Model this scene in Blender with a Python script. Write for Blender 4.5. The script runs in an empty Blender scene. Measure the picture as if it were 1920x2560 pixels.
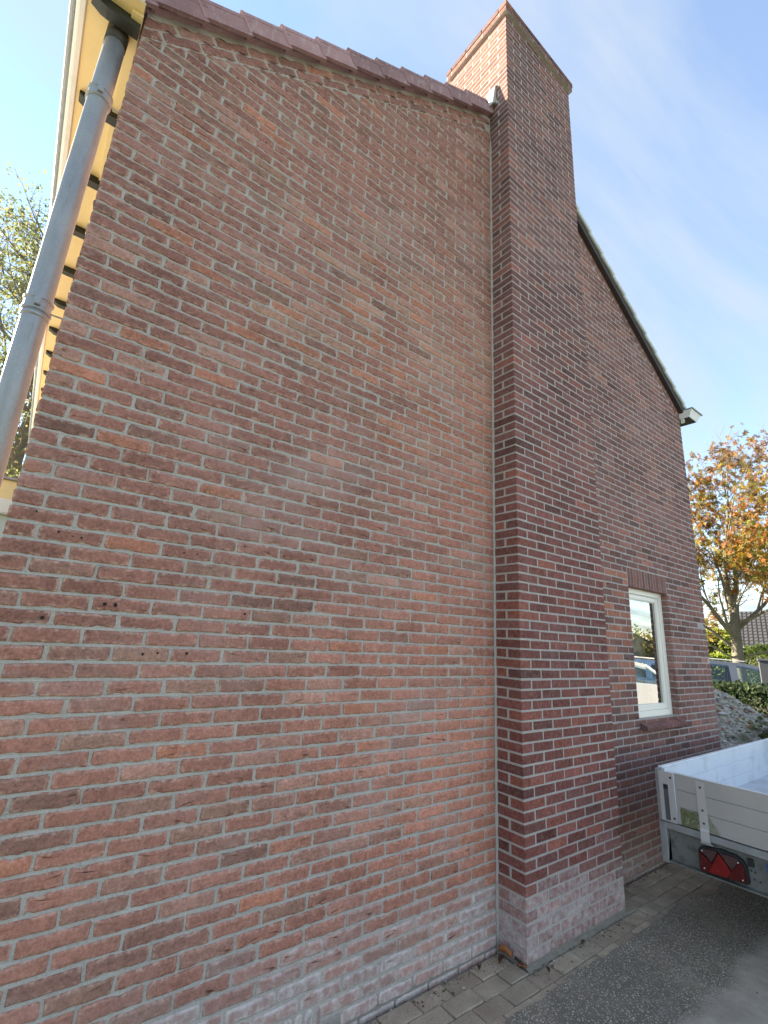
import bpy, bmesh, math, random
from mathutils import Vector, Matrix
from mathutils.noise import noise as pnoise

scene = bpy.context.scene
C = scene.collection
R = math.radians

# ---------------------------------------------------------------- camera
F_PX, CX, CY = 1178.85, 966.91, 1265.0            # focal length and optical centre for a 1920 x 2560 picture
YAW, PITCH, ROLL = 0.6457, 0.2720, 0.0543
CAM = Vector((-2.653, -2.204, 1.650))
fwd = Vector((math.sin(YAW)*math.cos(PITCH), math.cos(YAW)*math.cos(PITCH), math.sin(PITCH)))
rgt = Vector((math.cos(YAW), -math.sin(YAW), 0))
upv = rgt.cross(fwd)
rgt, upv = rgt*math.cos(ROLL)+upv*math.sin(ROLL), upv*math.cos(ROLL)-rgt*math.sin(ROLL)
cd = bpy.data.cameras.new('camera'); cam = bpy.data.objects.new('camera', cd); C.objects.link(cam)
cam.matrix_world = Matrix(((rgt.x, upv.x, -fwd.x, CAM.x), (rgt.y, upv.y, -fwd.y, CAM.y), (rgt.z, upv.z, -fwd.z, CAM.z), (0, 0, 0, 1)))
cd.sensor_fit = 'HORIZONTAL'; cd.sensor_width = 36; cd.lens = F_PX/1920*36
cd.shift_x = (960-CX)/1920; cd.shift_y = (CY-1280)/1920
cd.clip_start = 0.05; cd.clip_end = 2000
scene.camera = cam

# ---------------------------------------------------------------- world, sun, exposure
SUN_EL = R(27); SUN_DIR = Vector((1, -2.0, -math.tan(SUN_EL)*math.sqrt(5))).normalized()   # the way the light travels
w = bpy.data.worlds.new('World'); scene.world = w; w.use_nodes = True
nt = w.node_tree; nt.nodes.clear()
N = nt.nodes.new; LK = nt.links.new
sky = N('ShaderNodeTexSky'); sky.sky_type = 'NISHITA'; sky.sun_disc = False
sky.sun_elevation = SUN_EL; sky.sun_rotation = math.atan2(-1, 2)
sky.altitude = 0; sky.air_density = 1.0; sky.dust_density = 0.0; sky.ozone_density = 1.5
tc = N('ShaderNodeTexCoord'); sep = N('ShaderNodeSeparateXYZ'); LK(tc.outputs['Generated'], sep.inputs[0])
def wm(op, a, b=None):
    m = N('ShaderNodeMath'); m.operation = op
    for i, v in enumerate((a, b)):
        if v is None: continue
        if isinstance(v, (int, float)): m.inputs[i].default_value = v
        else: LK(v, m.inputs[i])
    return m.outputs[0]
zz = wm('ADD', wm('MAXIMUM', sep.outputs[2], 0.0), 0.22)
cmb = N('ShaderNodeCombineXYZ'); LK(wm('DIVIDE', sep.outputs[0], zz), cmb.inputs[0]); LK(wm('DIVIDE', sep.outputs[1], zz), cmb.inputs[1])
mp = N('ShaderNodeMapping'); mp.inputs['Rotation'].default_value = (0, 0, R(35)); mp.inputs['Scale'].default_value = (0.55, 1.5, 1)
LK(cmb.outputs[0], mp.inputs[0])
n1 = N('ShaderNodeTexNoise'); n1.inputs['Scale'].default_value = 1.5; n1.inputs['Detail'].default_value = 6; n1.inputs['Roughness'].default_value = 0.56; n1.inputs['Distortion'].default_value = 0.7
LK(mp.outputs[0], n1.inputs['Vector'])
cr = N('ShaderNodeValToRGB'); cr.color_ramp.elements[0].position = 0.40; cr.color_ramp.elements[1].position = 0.64
cr.color_ramp.elements[0].color = (0.20, 0.20, 0.20, 1); cr.color_ramp.elements[1].color = (0.92, 0.92, 0.92, 1)
LK(n1.outputs[0], cr.inputs[0])
mix = N('ShaderNodeMixRGB'); LK(cr.outputs[0], mix.inputs[0]); LK(sky.outputs[0], mix.inputs[1]); mix.inputs[2].default_value = (1.62, 1.82, 2.06, 1)
bg = N('ShaderNodeBackground'); bg.inputs[1].default_value = 0.08
out = N('ShaderNodeOutputWorld'); LK(mix.outputs[0], bg.inputs[0]); LK(bg.outputs[0], out.inputs[0])

sl = bpy.data.lights.new('sun', 'SUN'); sl.energy = 5.0; sl.angle = R(0.55); sl.color = (1.0, 0.88, 0.68)
so = bpy.data.objects.new('sun', sl); C.objects.link(so); so.rotation_euler = SUN_DIR.to_track_quat('-Z', 'Y').to_euler()
so.location = (-20, 30, 30)
scene.view_settings.view_transform = 'Standard'; scene.view_settings.look = 'None'
scene.view_settings.gamma = 1; scene.view_settings.exposure = 2.55; scene.view_settings.use_curve_mapping = False
scene.cycles.max_bounces = 8; scene.cycles.diffuse_bounces = 5; scene.cycles.transparent_max_bounces = 12
try: scene.cycles.use_denoising = True
except Exception: pass

# ---------------------------------------------------------------- helpers
GZ = -0.085                                   # ground level
H = 0.0625; M = 0.2202                        # brick course and brick module
W = 2.743; XR = 17*M                          # left edge and right edge of the gable (x)
D = 0.2076; CW = 5*M                          # chimney breast: projection, width
SL = 0.653                                    # roof slope
XM = (XR-W)/2                                 # ridge
def verge_z(x): return 4.712+SL*(x+W) if x <= XM else 4.712+SL*(XR-x)

def project(p):
    d = Vector(p)-CAM; z = d.dot(fwd)
    if z < 0.05: return None
    return (CX+F_PX*d.dot(rgt)/z, CY-F_PX*d.dot(upv)/z)

def new_mesh(name, verts, faces, material=None, parent=None, smooth=False, attrs=None):
    me = bpy.data.meshes.new(name); me.from_pydata(verts, [], faces); me.update()
    if smooth: me.polygons.foreach_set('use_smooth', [True]*len(me.polygons))
    if attrs:
        for an, (typ, data) in attrs.items():
            a = me.attributes.new(an, typ, 'POINT')
            if typ == 'FLOAT_COLOR': a.data.foreach_set('color', [c for v in data for c in (v[0], v[1], v[2], 1.0)])
            else: a.data.foreach_set('value', data)
    o = bpy.data.objects.new(name, me); C.objects.link(o)
    if material: me.materials.append(material)
    if parent: o.parent = parent
    return o
def empty(name, loc=(0, 0, 0)):
    o = bpy.data.objects.new(name, None); C.objects.link(o); o.location = loc; o.empty_display_size = 0.1
    return o
def tag(o, label=None, cat=None, group=None, kind=None):
    if label: o['label'] = label
    if cat: o['category'] = cat
    if group: o['group'] = group
    if kind: o['kind'] = kind
    return o

class MB:
    """collects shapes that become ONE mesh"""
    def __init__(s): s.v = []; s.f = []
    def add(s, v, f):
        b = len(s.v); s.v += [tuple(p) for p in v]; s.f += [tuple(i+b for i in q) for q in f]
        return s
    def box(s, x0, x1, y0, y1, z0, z1, ch=0.0):
        if ch <= 0:
            v = [(x, y, z) for x in (x0, x1) for y in (y0, y1) for z in (z0, z1)]
            return s.add(v, [(0, 1, 3, 2), (4, 6, 7, 5), (0, 4, 5, 1), (2, 3, 7, 6), (0, 2, 6, 4), (1, 5, 7, 3)])
        v, f = chamfer_box(x0, x1, y0, y1, z0, z1, ch); return s.add(v, f)
    def prism(s, poly, fn, d0, d1):
        """poly of (a,b); fn(a,b,d) -> point; from depth d0 to d1"""
        n = len(poly); v = [fn(a, b, d0) for a, b in poly]+[fn(a, b, d1) for a, b in poly]
        f = [tuple(range(n)), tuple(range(2*n-1, n-1, -1))]+[(i, i+n, (i+1) % n+n, (i+1) % n) for i in range(n)]
        return s.add(v, f)
    def tube(s, pts, rads, n=8, cap=True):
        b = len(s.v); pts = [Vector(p) for p in pts]
        prev = None
        for i, p in enumerate(pts):
            t = (pts[min(i+1, len(pts)-1)]-pts[max(i-1, 0)]).normalized()
            a = t.cross(Vector((0, 0, 1)) if abs(t.z) < 0.9 else Vector((1, 0, 0))).normalized() if prev is None else (prev-t*prev.dot(t)).normalized()
            prev = a; c = t.cross(a); r = rads[i] if hasattr(rads, '__len__') else rads
            for k in range(n):
                an = 2*math.pi*k/n; s.v.append(tuple(p+a*math.cos(an)*r+c*math.sin(an)*r))
        for i in range(len(pts)-1):
            for k in range(n):
                s.f.append((b+i*n+k, b+i*n+(k+1) % n, b+(i+1)*n+(k+1) % n, b+(i+1)*n+k))
        if cap:
            s.f.append(tuple(b+k for k in range(n-1, -1, -1))); s.f.append(tuple(b+(len(pts)-1)*n+k for k in range(n)))
        return s
    def build(s, name, material, parent=None, smooth=False, attrs=None): return new_mesh(name, s.v, s.f, material, parent, smooth, attrs)

def chamfer_box(x0, x1, y0, y1, z0, z1, c):
    v = []; idx = {}
    X = (x0, x1); Y = (y0, y1); Z = (z0, z1)
    for i in (0, 1):
        for j in (0, 1):
            for k in (0, 1):
                sx = c if i == 0 else -c; sy = c if j == 0 else -c; sz = c if k == 0 else -c
                idx[(i, j, k, 0)] = len(v); v.append((X[i], Y[j]+sy, Z[k]+sz))
                idx[(i, j, k, 1)] = len(v); v.append((X[i]+sx, Y[j], Z[k]+sz))
                idx[(i, j, k, 2)] = len(v); v.append((X[i]+sx, Y[j]+sy, Z[k]))
    f = []
    for i in (0, 1):
        q = [idx[(i, 0, 0, 0)], idx[(i, 1, 0, 0)], idx[(i, 1, 1, 0)], idx[(i, 0, 1, 0)]]; f.append(q if i else q[::-1])
        q = [idx[(0, i, 0, 1)], idx[(0, i, 1, 1)], idx[(1, i, 1, 1)], idx[(1, i, 0, 1)]]; f.append(q if i else q[::-1])
        q = [idx[(0, 0, i, 2)], idx[(1, 0, i, 2)], idx[(1, 1, i, 2)], idx[(0, 1, i, 2)]]; f.append(q if i else q[::-1])
    for a in (0, 1):
        for b in (0, 1):
            q = [idx[(0, a, b, 1)], idx[(1, a, b, 1)], idx[(1, a, b, 2)], idx[(0, a, b, 2)]]; f.append(q if (a == b) else q[::-1])
            q = [idx[(a, 0, b, 0)], idx[(a, 1, b, 0)], idx[(a, 1, b, 2)], idx[(a, 0, b, 2)]]; f.append(q if (a != b) else q[::-1])
            q = [idx[(a, b, 0, 0)], idx[(a, b, 1, 0)], idx[(a, b, 1, 1)], idx[(a, b, 0, 1)]]; f.append(q if (a == b) else q[::-1])
    for i in (0, 1):
        for j in (0, 1):
            for k in (0, 1):
                q = [idx[(i, j, k, 0)], idx[(i, j, k, 1)], idx[(i, j, k, 2)]]; f.append(q if (i+j+k) % 2 == 1 else q[::-1])
    return v, [tuple(q) for q in f]

# ---------------------------------------------------------------- materials
class NT:
    def __init__(s, name):
        s.m = bpy.data.materials.new(name); s.m.use_nodes = True; s.t = s.m.node_tree
        s.b = s.t.nodes['Principled BSDF']; s.out = s.t.nodes['Material Output']
    def n(s, typ, **kw):
        o = s.t.nodes.new(typ)
        for k, v in kw.items():
            if k in o.inputs.keys() if hasattr(o.inputs, 'keys') else False: s.set(o.inputs[k], v)
            else: setattr(o, k, v)
        return o
    def set(s, inp, v):
        if hasattr(v, 'is_output') or isinstance(v, bpy.types.NodeSocket): s.t.links.new(v, inp)
        else: inp.default_value = v
    def pos(s):
        if not hasattr(s, '_p'): s._p = s.t.nodes.new('ShaderNodeNewGeometry').outputs['Position']
        return s._p
    def noise(s, scale, detail=3, rough=0.55, vec=None, dist=0.0, stretch=None):
        o = s.t.nodes.new('ShaderNodeTexNoise'); o.inputs['Scale'].default_value = scale; o.inputs['Detail'].default_value = detail
        o.inputs['Roughness'].default_value = rough; o.inputs['Distortion'].default_value = dist
        v = vec or s.pos()
        if stretch:
            m = s.t.nodes.new('ShaderNodeMapping'); m.inputs['Scale'].default_value = stretch; s.t.links.new(v, m.inputs[0]); v = m.outputs[0]
        s.t.links.new(v, o.inputs['Vector']); return o.outputs[0]
    def math(s, op, a, b=0.0, c=None, clamp=False):
        o = s.t.nodes.new('ShaderNodeMath'); o.operation = op; o.use_clamp = clamp; s.set(o.inputs[0], a); s.set(o.inputs[1], b)
        if c is not None: s.set(o.inputs[2], c)
        return o.outputs[0]
    def ramp(s, v, a, b, lo=0.0, hi=1.0):
        o = s.t.nodes.new('ShaderNodeMapRange'); o.interpolation_type = 'SMOOTHSTEP'; s.set(o.inputs[0], v)
        for i, x in enumerate((a, b, lo, hi)): s.set(o.inputs[i+1], x)
        return o.outputs[0]
    def mix(s, f, a, b, mode='MIX'):
        o = s.t.nodes.new('ShaderNodeMixRGB'); o.blend_type = mode; s.set(o.inputs[0], f)
        for i, x in ((1, a), (2, b)):
            if isinstance(x, tuple) and len(x) == 3: x = (*x, 1)
            s.set(o.inputs[i], x)
        return o.outputs[0]
    def mul(s, col, f):
        o = s.t.nodes.new('ShaderNodeVectorMath'); o.operation = 'SCALE'; s.set(o.inputs[0], col); s.set(o.inputs[3], f); return o.outputs[0]
    def bump(s, h, strength=0.5, dist=0.003, prev=None):
        o = s.t.nodes.new('ShaderNodeBump'); o.inputs['Strength'].default_value = strength; o.inputs['Distance'].default_value = dist
        s.t.links.new(h, o.inputs['Height'])
        if prev: s.t.links.new(prev, o.inputs['Normal'])
        return o.outputs[0]
    def attr(s, name, out='Color'):
        o = s.t.nodes.new('ShaderNodeAttribute'); o.attribute_name = name; return o.outputs[out]
    def finish(s, col, rough=0.8, metal=0.0, normal=None, spec=None):
        if isinstance(col, tuple) and len(col) == 3: col = (*col, 1)
        s.set(s.b.inputs['Base Color'], col); s.set(s.b.inputs['Roughness'], rough); s.set(s.b.inputs['Metallic'], metal)
        if normal is not None: s.t.links.new(normal, s.b.inputs['Normal'])
        if spec is not None: s.b.inputs['Specular IOR Level'].default_value = spec
        return s.m

def plain(name, col, rough=0.7, var=0.25, scale=6.0, fine=60.0, metal=0.0, bump=0.25, bdist=0.002, dirt=None, dirt_amt=0.0, spec=0.5):
    t = NT(name); a = t.noise(scale, 4); b = t.noise(fine, 3)
    k = t.math('ADD', t.math('MULTIPLY', t.math('SUBTRACT', a, 0.5), var*2), t.math('MULTIPLY', t.math('SUBTRACT', b, 0.5), var*1.2))
    c = t.mul((*col,), t.math('ADD', k, 1.0))
    if dirt: c = t.mix(t.math('MULTIPLY', t.ramp(t.noise(scale*1.7, 5, 0.65), 0.48, 0.72), dirt_amt), c, dirt)
    nrm = t.bump(b, bump, bdist)
    return t.finish(c, t.ramp(a, 0.2, 0.8, max(rough-0.1, 0.03), min(rough+0.1, 1)), metal, nrm, spec)

def brick_mat(name, eff_top=0.30, eff=0.75, smear=0.12, scuff_highlight=0.55, grain=0.55, haze=0.34):
    t = NT(name); P = t.pos()
    c = t.attr('tint'); edge = t.attr('edge', 'Fac')
    n_big = t.noise(3.2, 3, 0.5); n_mid = t.noise(26, 5, 0.68); n_fine = t.noise(85, 4, 0.7); n_gr = t.noise(420, 2, 0.6)
    k = t.math('ADD', t.math('MULTIPLY', t.math('SUBTRACT', n_mid, 0.5), 1.25), t.math('MULTIPLY', t.math('SUBTRACT', n_fine, 0.5), 1.5))
    k = t.math('ADD', k, t.math('MULTIPLY', t.math('SUBTRACT', n_big, 0.5), 0.35))
    k = t.math('ADD', k, t.math('MULTIPLY', t.math('SUBTRACT', t.noise(0.9, 4, 0.6), 0.5), 0.8))
    k = t.math('ADD', k, t.math('MULTIPLY', t.math('SUBTRACT', t.noise(4.0, 4, 0.6, stretch=(1, 1, 0.16)), 0.5), 0.5))
    k = t.math('ADD', k, t.math('MULTIPLY', t.math('SUBTRACT', n_gr, 0.5), grain))
    c = t.mul(c, t.math('MAXIMUM', t.math('ADD', k, 1.0), 0.25))
    # fired-on dark and sandy patches inside a brick
    c = t.mix(t.ramp(t.noise(14, 4, 0.6, stretch=(0.6, 1, 1.6)), 0.56, 0.76, 0, 0.32), c, (0.085, 0.058, 0.052))
    c = t.mix(t.math('MULTIPLY', t.ramp(t.noise(38, 4, 0.7), 0.44, 0.66), t.math('MULTIPLY', edge, scuff_highlight)), c, (0.62, 0.42, 0.33))  # pale edges: scuffs, plus the highlight on brick rims put into the colour
    # broad pale haze that crosses many bricks
    c = t.mix(t.ramp(t.noise(1.3, 5, 0.62, stretch=(0.7, 1, 1.3)), 0.48, 0.74, 0, haze), c, (0.50, 0.37, 0.335))
    # lime smears left by pointing
    c = t.mix(t.ramp(t.noise(7.5, 5, 0.72, stretch=(0.8, 0.8, 1.8)), 0.56, 0.80, 0, smear), c, (0.42, 0.38, 0.37))
    c = t.mix(t.ramp(t.noise(30, 5, 0.75), 0.62, 0.78, 0, smear*1.6), c, (0.50, 0.45, 0.43))
    # salts that bloom on the bricks near the footing, heaviest along their edges
    sp = t.t.nodes.new('ShaderNodeSeparateXYZ'); t.t.links.new(P, sp.inputs[0])
    zz = t.math('ADD', sp.outputs[2], t.math('MULTIPLY', t.math('SUBTRACT', t.noise(5.0, 4, 0.6), 0.5), 0.10))
    salt = t.attr('salt', 'Fac')
    c = t.mix(t.math('MULTIPLY', salt, eff*0.95), c, (0.36, 0.27, 0.25))
    patch = t.ramp(t.math('ADD', t.noise(20, 5, 0.75), t.math('ADD', t.math('MULTIPLY', edge, 0.13), t.math('MULTIPLY', salt, 0.16))), 0.50, 0.92)
    c = t.mix(t.math('MULTIPLY', t.math('MULTIPLY', patch, t.ramp(salt, 0.05, 0.6)), eff), c, (0.66, 0.61, 0.58))
    # green-brown, darker towards the very foot
    c = t.mix(t.ramp(zz, -0.03, -0.13, 0, 0.55), c, (0.10, 0.095, 0.07))
    h = t.math('ADD', t.math('MULTIPLY', n_mid, 0.8), t.math('ADD', t.math('MULTIPLY', n_fine, 0.7), t.math('MULTIPLY', n_gr, 0.35)))
    return t.finish(c, 0.92, 0, t.bump(h, 0.75, 0.004), 0.25)

def mortar_mat(name, col):
    t = NT(name); a = t.noise(6, 4); b = t.noise(130, 4, 0.7); g = t.noise(380, 2)
    k = t.math('ADD', t.math('MULTIPLY', t.math('SUBTRACT', a, 0.5), 0.5), t.math('MULTIPLY', t.math('SUBTRACT', b, 0.5), 0.9))
    k = t.math('ADD', k, t.math('MULTIPLY', t.math('SUBTRACT', g, 0.5), 0.5))
    c = t.mul((*col,), t.math('ADD', k, 1.0))
    sp = t.t.nodes.new('ShaderNodeSeparateXYZ'); t.t.links.new(t.pos(), sp.inputs[0])
    c = t.mix(t.ramp(sp.outputs[2], 0.02, -0.07, 0, 0.6), c, (0.13, 0.12, 0.095))
    return t.finish(c, 0.95, 0, t.bump(t.math('ADD', b, g), 0.8, 0.004), 0.2)

M_brick_hand = brick_mat('hand_moulded_brick', 0.30, 0.85, 0.36, 0.80, 0.6, 0.42)
M_brick_mach = brick_mat('dark_red_brick', 0.30, 0.62, 0.16, 0.20, 0.4, 0.10)
M_brick_right = brick_mat('weathered_red_brick', 0.12, 0.6, 0.26, 0.25, 0.4, 0.20)
M_mortar = mortar_mat('grey_mortar', (0.445, 0.405, 0.36))
M_mortar_l = mortar_mat('pale_mortar', (0.43, 0.395, 0.36))
M_cream = plain('cream_paint', (0.86, 0.68, 0.33), 0.55, 0.06, 2.5, 40, bump=0.1, dirt=(0.45, 0.30, 0.13), dirt_amt=0.10)
M_white = plain('white_paint', (0.78, 0.77, 0.72), 0.45, 0.05, 3, 40, bump=0.08, dirt=(0.45, 0.42, 0.33), dirt_amt=0.18)
M_pvc = plain('white_window_paint', (0.86, 0.81, 0.70), 0.35, 0.03, 3, 40, bump=0.05)
M_dark = plain('dark_green_black_wood', (0.022, 0.026, 0.022), 0.6, 0.3, 8, 60)
M_zinc = plain('weathered_zinc', (0.30, 0.31, 0.32), 0.45, 0.18, 5, 45, metal=0.55, bump=0.15, dirt=(0.30, 0.27, 0.25), dirt_amt=0.35)
def zinc_mat():
    t = NT('streaked_zinc'); a = t.noise(4, 5, 0.6); b = t.noise(26, 4, 0.65, stretch=(1, 1, 0.12)); f = t.noise(120, 3)
    c = t.mul((0.30, 0.31, 0.32), t.math('ADD', t.math('ADD', t.math('MULTIPLY', a, 0.7), t.math('MULTIPLY', b, 0.5)), t.math('ADD', 0.25, t.math('MULTIPLY', f, 0.3))))
    c = t.mix(t.ramp(b, 0.58, 0.72, 0, 0.5), c, (0.17, 0.155, 0.14)); c = t.mix(t.ramp(t.noise(45, 4, 0.7), 0.64, 0.72, 0, 0.4), c, (0.5, 0.5, 0.48))
    return t.finish(c, t.ramp(a, 0.3, 0.7, 0.42, 0.62), 0.5, t.bump(f, 0.1, 0.001))
M_zinc = zinc_mat()
M_zincd = plain('dark_zinc', (0.06, 0.055, 0.05), 0.6, 0.3, 9, 50, metal=0.3)
M_tile_l = plain('purple_brown_clay_tile', (0.30, 0.15, 0.155), 0.6, 0.22, 9, 70, bump=0.3, dirt=(0.52, 0.47, 0.46), dirt_amt=0.45)
def tile_mat():
    t = NT('purple_brown_clay_tile'); oi = t.t.nodes.new('ShaderNodeObjectInfo'); a = t.noise(7, 4); b = t.noise(70, 4, 0.7)
    k = t.math('ADD', t.math('MULTIPLY', oi.outputs['Random'], 0.5), t.math('ADD', t.math('MULTIPLY', a, 0.6), t.math('MULTIPLY', b, 0.5)))
    c = t.mul((0.31, 0.185, 0.19), t.math('ADD', k, 0.25))
    c = t.mix(t.ramp(t.noise(30, 5, 0.75, stretch=(1, 1, 0.35)), 0.50, 0.72, 0, 0.55), c, (0.50, 0.44, 0.43))
    c = t.mix(t.ramp(t.noise(55, 3, 0.6), 0.66, 0.72, 0, 0.6), c, (0.42, 0.42, 0.33))
    return t.finish(c, 0.85, 0, t.bump(b, 0.5, 0.003), 0.25)
M_tile_l = tile_mat()
M_tile_r = plain('pale_grey_clay_tile', (0.58, 0.60, 0.54), 0.6, 0.12, 5, 50, dirt=(0.2, 0.22, 0.16), dirt_amt=0.35)
M_lead = plain('lead_flashing', (0.50, 0.50, 0.48), 0.5, 0.2, 10, 60, metal=0.2)
M_batten = plain('dark_brown_board', (0.045, 0.034, 0.030), 0.7, 0.3, 8, 60)
M_alu = plain('anodised_aluminium', (0.54, 0.53, 0.52), 0.42, 0.06, 4, 90, metal=0.45, bump=0.05, dirt=(0.40, 0.40, 0.39), dirt_amt=0.25)
M_alu_lit = plain('skylit_aluminium', (0.80, 0.82, 0.84), 0.45, 0.05, 3, 70, metal=0.15, bump=0.04, dirt=(0.42, 0.42, 0.39), dirt_amt=0.45)  # same aluminium, lighter: sky brightness on the boards put into its colour
M_galv = plain('galvanised_steel', (0.30, 0.31, 0.31), 0.5, 0.22, 9, 40, metal=0.45, bump=0.1, dirt=(0.14, 0.14, 0.12), dirt_amt=0.5)
M_galvd = plain('mossy_galvanised_steel', (0.17, 0.175, 0.16), 0.6, 0.3, 9, 40, metal=0.3, bump=0.15, dirt=(0.055, 0.058, 0.035), dirt_amt=0.8)
M_black = plain('black_rubber', (0.018, 0.018, 0.018), 0.8, 0.3, 10, 60)
M_bolt = plain('dark_bolt_steel', (0.06, 0.06, 0.065), 0.5, 0.2, 10, 60, metal=0.6)
M_red = plain('red_lens_plastic', (0.20, 0.008, 0.008), 0.22, 0.15, 20, 160, bump=0.4, bdist=0.001)
M_redd = plain('dark_red_lens_plastic', (0.085, 0.006, 0.006), 0.25, 0.15, 20, 160, bump=0.4, bdist=0.001)
M_smoke = plain('smoky_lens_plastic', (0.075, 0.036, 0.034), 0.25, 0.2, 20, 160, bump=0.3, bdist=0.001)
M_blue = plain('blue_plate_plastic', (0.015, 0.08, 0.42), 0.35, 0.08, 8, 60)
M_plate = plain('plate_plastic', (0.7, 0.7, 0.68), 0.35, 0.05, 8, 60)

def paver_mat():
    t = NT('concrete_paver'); c = t.attr('tint'); a = t.noise(9, 4); b = t.noise(150, 3, 0.7)
    vor = t.t.nodes.new('ShaderNodeTexVoronoi'); vor.inputs['Scale'].default_value = 150; t.t.links.new(t.pos(), vor.inputs['Vector'])
    sp = t.ramp(vor.outputs['Distance'], 0.34, 0.10)
    sr = t.t.nodes.new('ShaderNodeSeparateColor'); t.t.links.new(vor.outputs['Color'], sr.inputs[0])
    k = t.math('ADD', t.math('MULTIPLY', t.math('SUBTRACT', a, 0.5), 0.8), t.math('MULTIPLY', t.math('SUBTRACT', b, 0.5), 0.9))
    c = t.mul(c, t.math('ADD', k, 1.0))
    c = t.mix(t.math('MULTIPLY', sp, t.ramp(sr.outputs[0], 0.62, 0.9)), c, (0.50, 0.47, 0.40))
    c = t.mix(t.math('MULTIPLY', sp, t.ramp(sr.outputs[1], 0.7, 0.95)), c, (0.05, 0.05, 0.05))
    c = t.mix(t.ramp(t.noise(4, 5, 0.7), 0.5, 0.75, 0, 0.5), c, (0.12, 0.115, 0.075))
    return t.finish(c, 0.92, 0, t.bump(t.math('ADD', b, sp), 0.6, 0.003), 0.2)
M_paver = paver_mat()

def asphalt_mat():
    t = NT('worn_exposed_aggregate_asphalt'); P = t.pos()
    vor = t.t.nodes.new('ShaderNodeTexVoronoi'); vor.inputs['Scale'].default_value = 115; t.t.links.new(P, vor.inputs['Vector'])
    st = t.ramp(vor.outputs['Distance'], 0.55, 0.28)
    sr = t.t.nodes.new('ShaderNodeSeparateColor'); t.t.links.new(vor.outputs['Color'], sr.inputs[0])
    big = t.noise(1.6, 4); mid = t.noise(9, 4, 0.6); fine = t.noise(260, 3, 0.7)
    stone = t.mix(t.ramp(sr.outputs[0], 0.25, 0.95), (0.150, 0.132, 0.106), (0.46, 0.405, 0.32))
    stone = t.mix(t.ramp(sr.outputs[1], 0.93, 0.97), stone, (0.60, 0.55, 0.47))
    c = t.mix(st, (0.130, 0.112, 0.086), stone)
    c = t.mix(t.ramp(mid, 0.45, 0.75, 0, 0.35), c, (0.20, 0.185, 0.155))
    c = t.mix(t.ramp(t.noise(1.7, 6, 0.7), 0.48, 0.70, 0, 0.55), c, (0.27, 0.225, 0.16))
    # smooth cement screed worn through at the front corner
    sp = t.t.nodes.new('ShaderNodeSeparateXYZ'); t.t.links.new(P, sp.inputs[0])
    edge = t.math('ADD', t.math('ADD', sp.outputs[1], t.math('MULTIPLY', sp.outputs[0], 0.02)), t.math('MULTIPLY', t.math('SUBTRACT', t.noise(2.6, 5, 0.6), 0.5), 0.30))
    mask = t.ramp(edge, -0.80, -0.90)
    scr = t.mul((0.255, 0.225, 0.18), t.math('ADD', t.math('ADD', t.math('MULTIPLY', fine, 0.9), 0.1), mid))
    c = t.mix(mask, c, scr)
    c = t.mul(c, t.math('ADD', t.math('MULTIPLY', big, 1.0), 0.95))
    h = t.math('MULTIPLY', st, t.math('SUBTRACT', 1.0, t.math('MULTIPLY', mask, 0.9)))
    return t.finish(c, 0.88, 0, t.bump(t.math('ADD', h, t.math('MULTIPLY', fine, 0.4)), 0.8, 0.005), 0.3)
M_asphalt = asphalt_mat()
M_sand = plain('joint_sand', (0.22, 0.195, 0.155), 0.95, 0.4, 8, 180, bump=0.7, bdist=0.004, dirt=(0.06, 0.06, 0.035), dirt_amt=0.6)
M_grass = plain('rough_grass', (0.070, 0.085, 0.032), 0.95, 0.4, 1.5, 25, bump=0.6, bdist=0.03, dirt=(0.16, 0.15, 0.09), dirt_amt=0.5)
M_slab = plain('pale_paving', (0.42, 0.39, 0.33), 0.9, 0.15, 2, 60, bump=0.3)

def leaf_mat(name, trans=0.45):
    t = NT(name); c = t.attr('tint'); k = t.noise(30, 2)
    c = t.mul(c, t.math('ADD', t.math('MULTIPLY', k, 0.6), 0.7))
    t.finish(c, 0.6, 0, None, 0.3)
    tr = t.t.nodes.new('ShaderNodeBsdfTranslucent'); t.t.links.new(c, tr.inputs[0])
    mx = t.t.nodes.new('ShaderNodeMixShader'); mx.inputs[0].default_value = trans
    t.t.links.new(t.b.outputs[0], mx.inputs[1]); t.t.links.new(tr.outputs[0], mx.inputs[2]); t.t.links.new(mx.outputs[0], t.out.inputs[0])
    return t.m
M_leaf = leaf_mat('leaf')
M_bark = plain('grey_brown_bark', (0.17, 0.15, 0.112), 0.9, 0.35, 5, 40, bump=0.7, bdist=0.02, dirt=(0.10, 0.105, 0.05), dirt_amt=0.5)
def glass_mat(name, k=3.0, tint=(0.9, 0.95, 0.95)):
    t = NT(name); fr = t.t.nodes.new('ShaderNodeFresnel'); fr.inputs[0].default_value = 1.5
    tr = t.t.nodes.new('ShaderNodeBsdfTransparent'); tr.inputs[0].default_value = (*tint, 1)
    gl = t.t.nodes.new('ShaderNodeBsdfGlossy'); gl.inputs['Roughness'].default_value = 0.012
    mx = t.t.nodes.new('ShaderNodeMixShader'); t.t.links.new(t.math('MULTIPLY', fr.outputs[0], k, clamp=True), mx.inputs[0])
    t.t.links.new(tr.outputs[0], mx.inputs[1]); t.t.links.new(gl.outputs[0], mx.inputs[2]); t.t.links.new(mx.outputs[0], t.out.inputs[0])
    return t.m
M_glass = glass_mat('double_glazing', 4.0)
M_carglass = glass_mat('car_glass', 2.0, (0.74, 0.84, 0.84))

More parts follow.
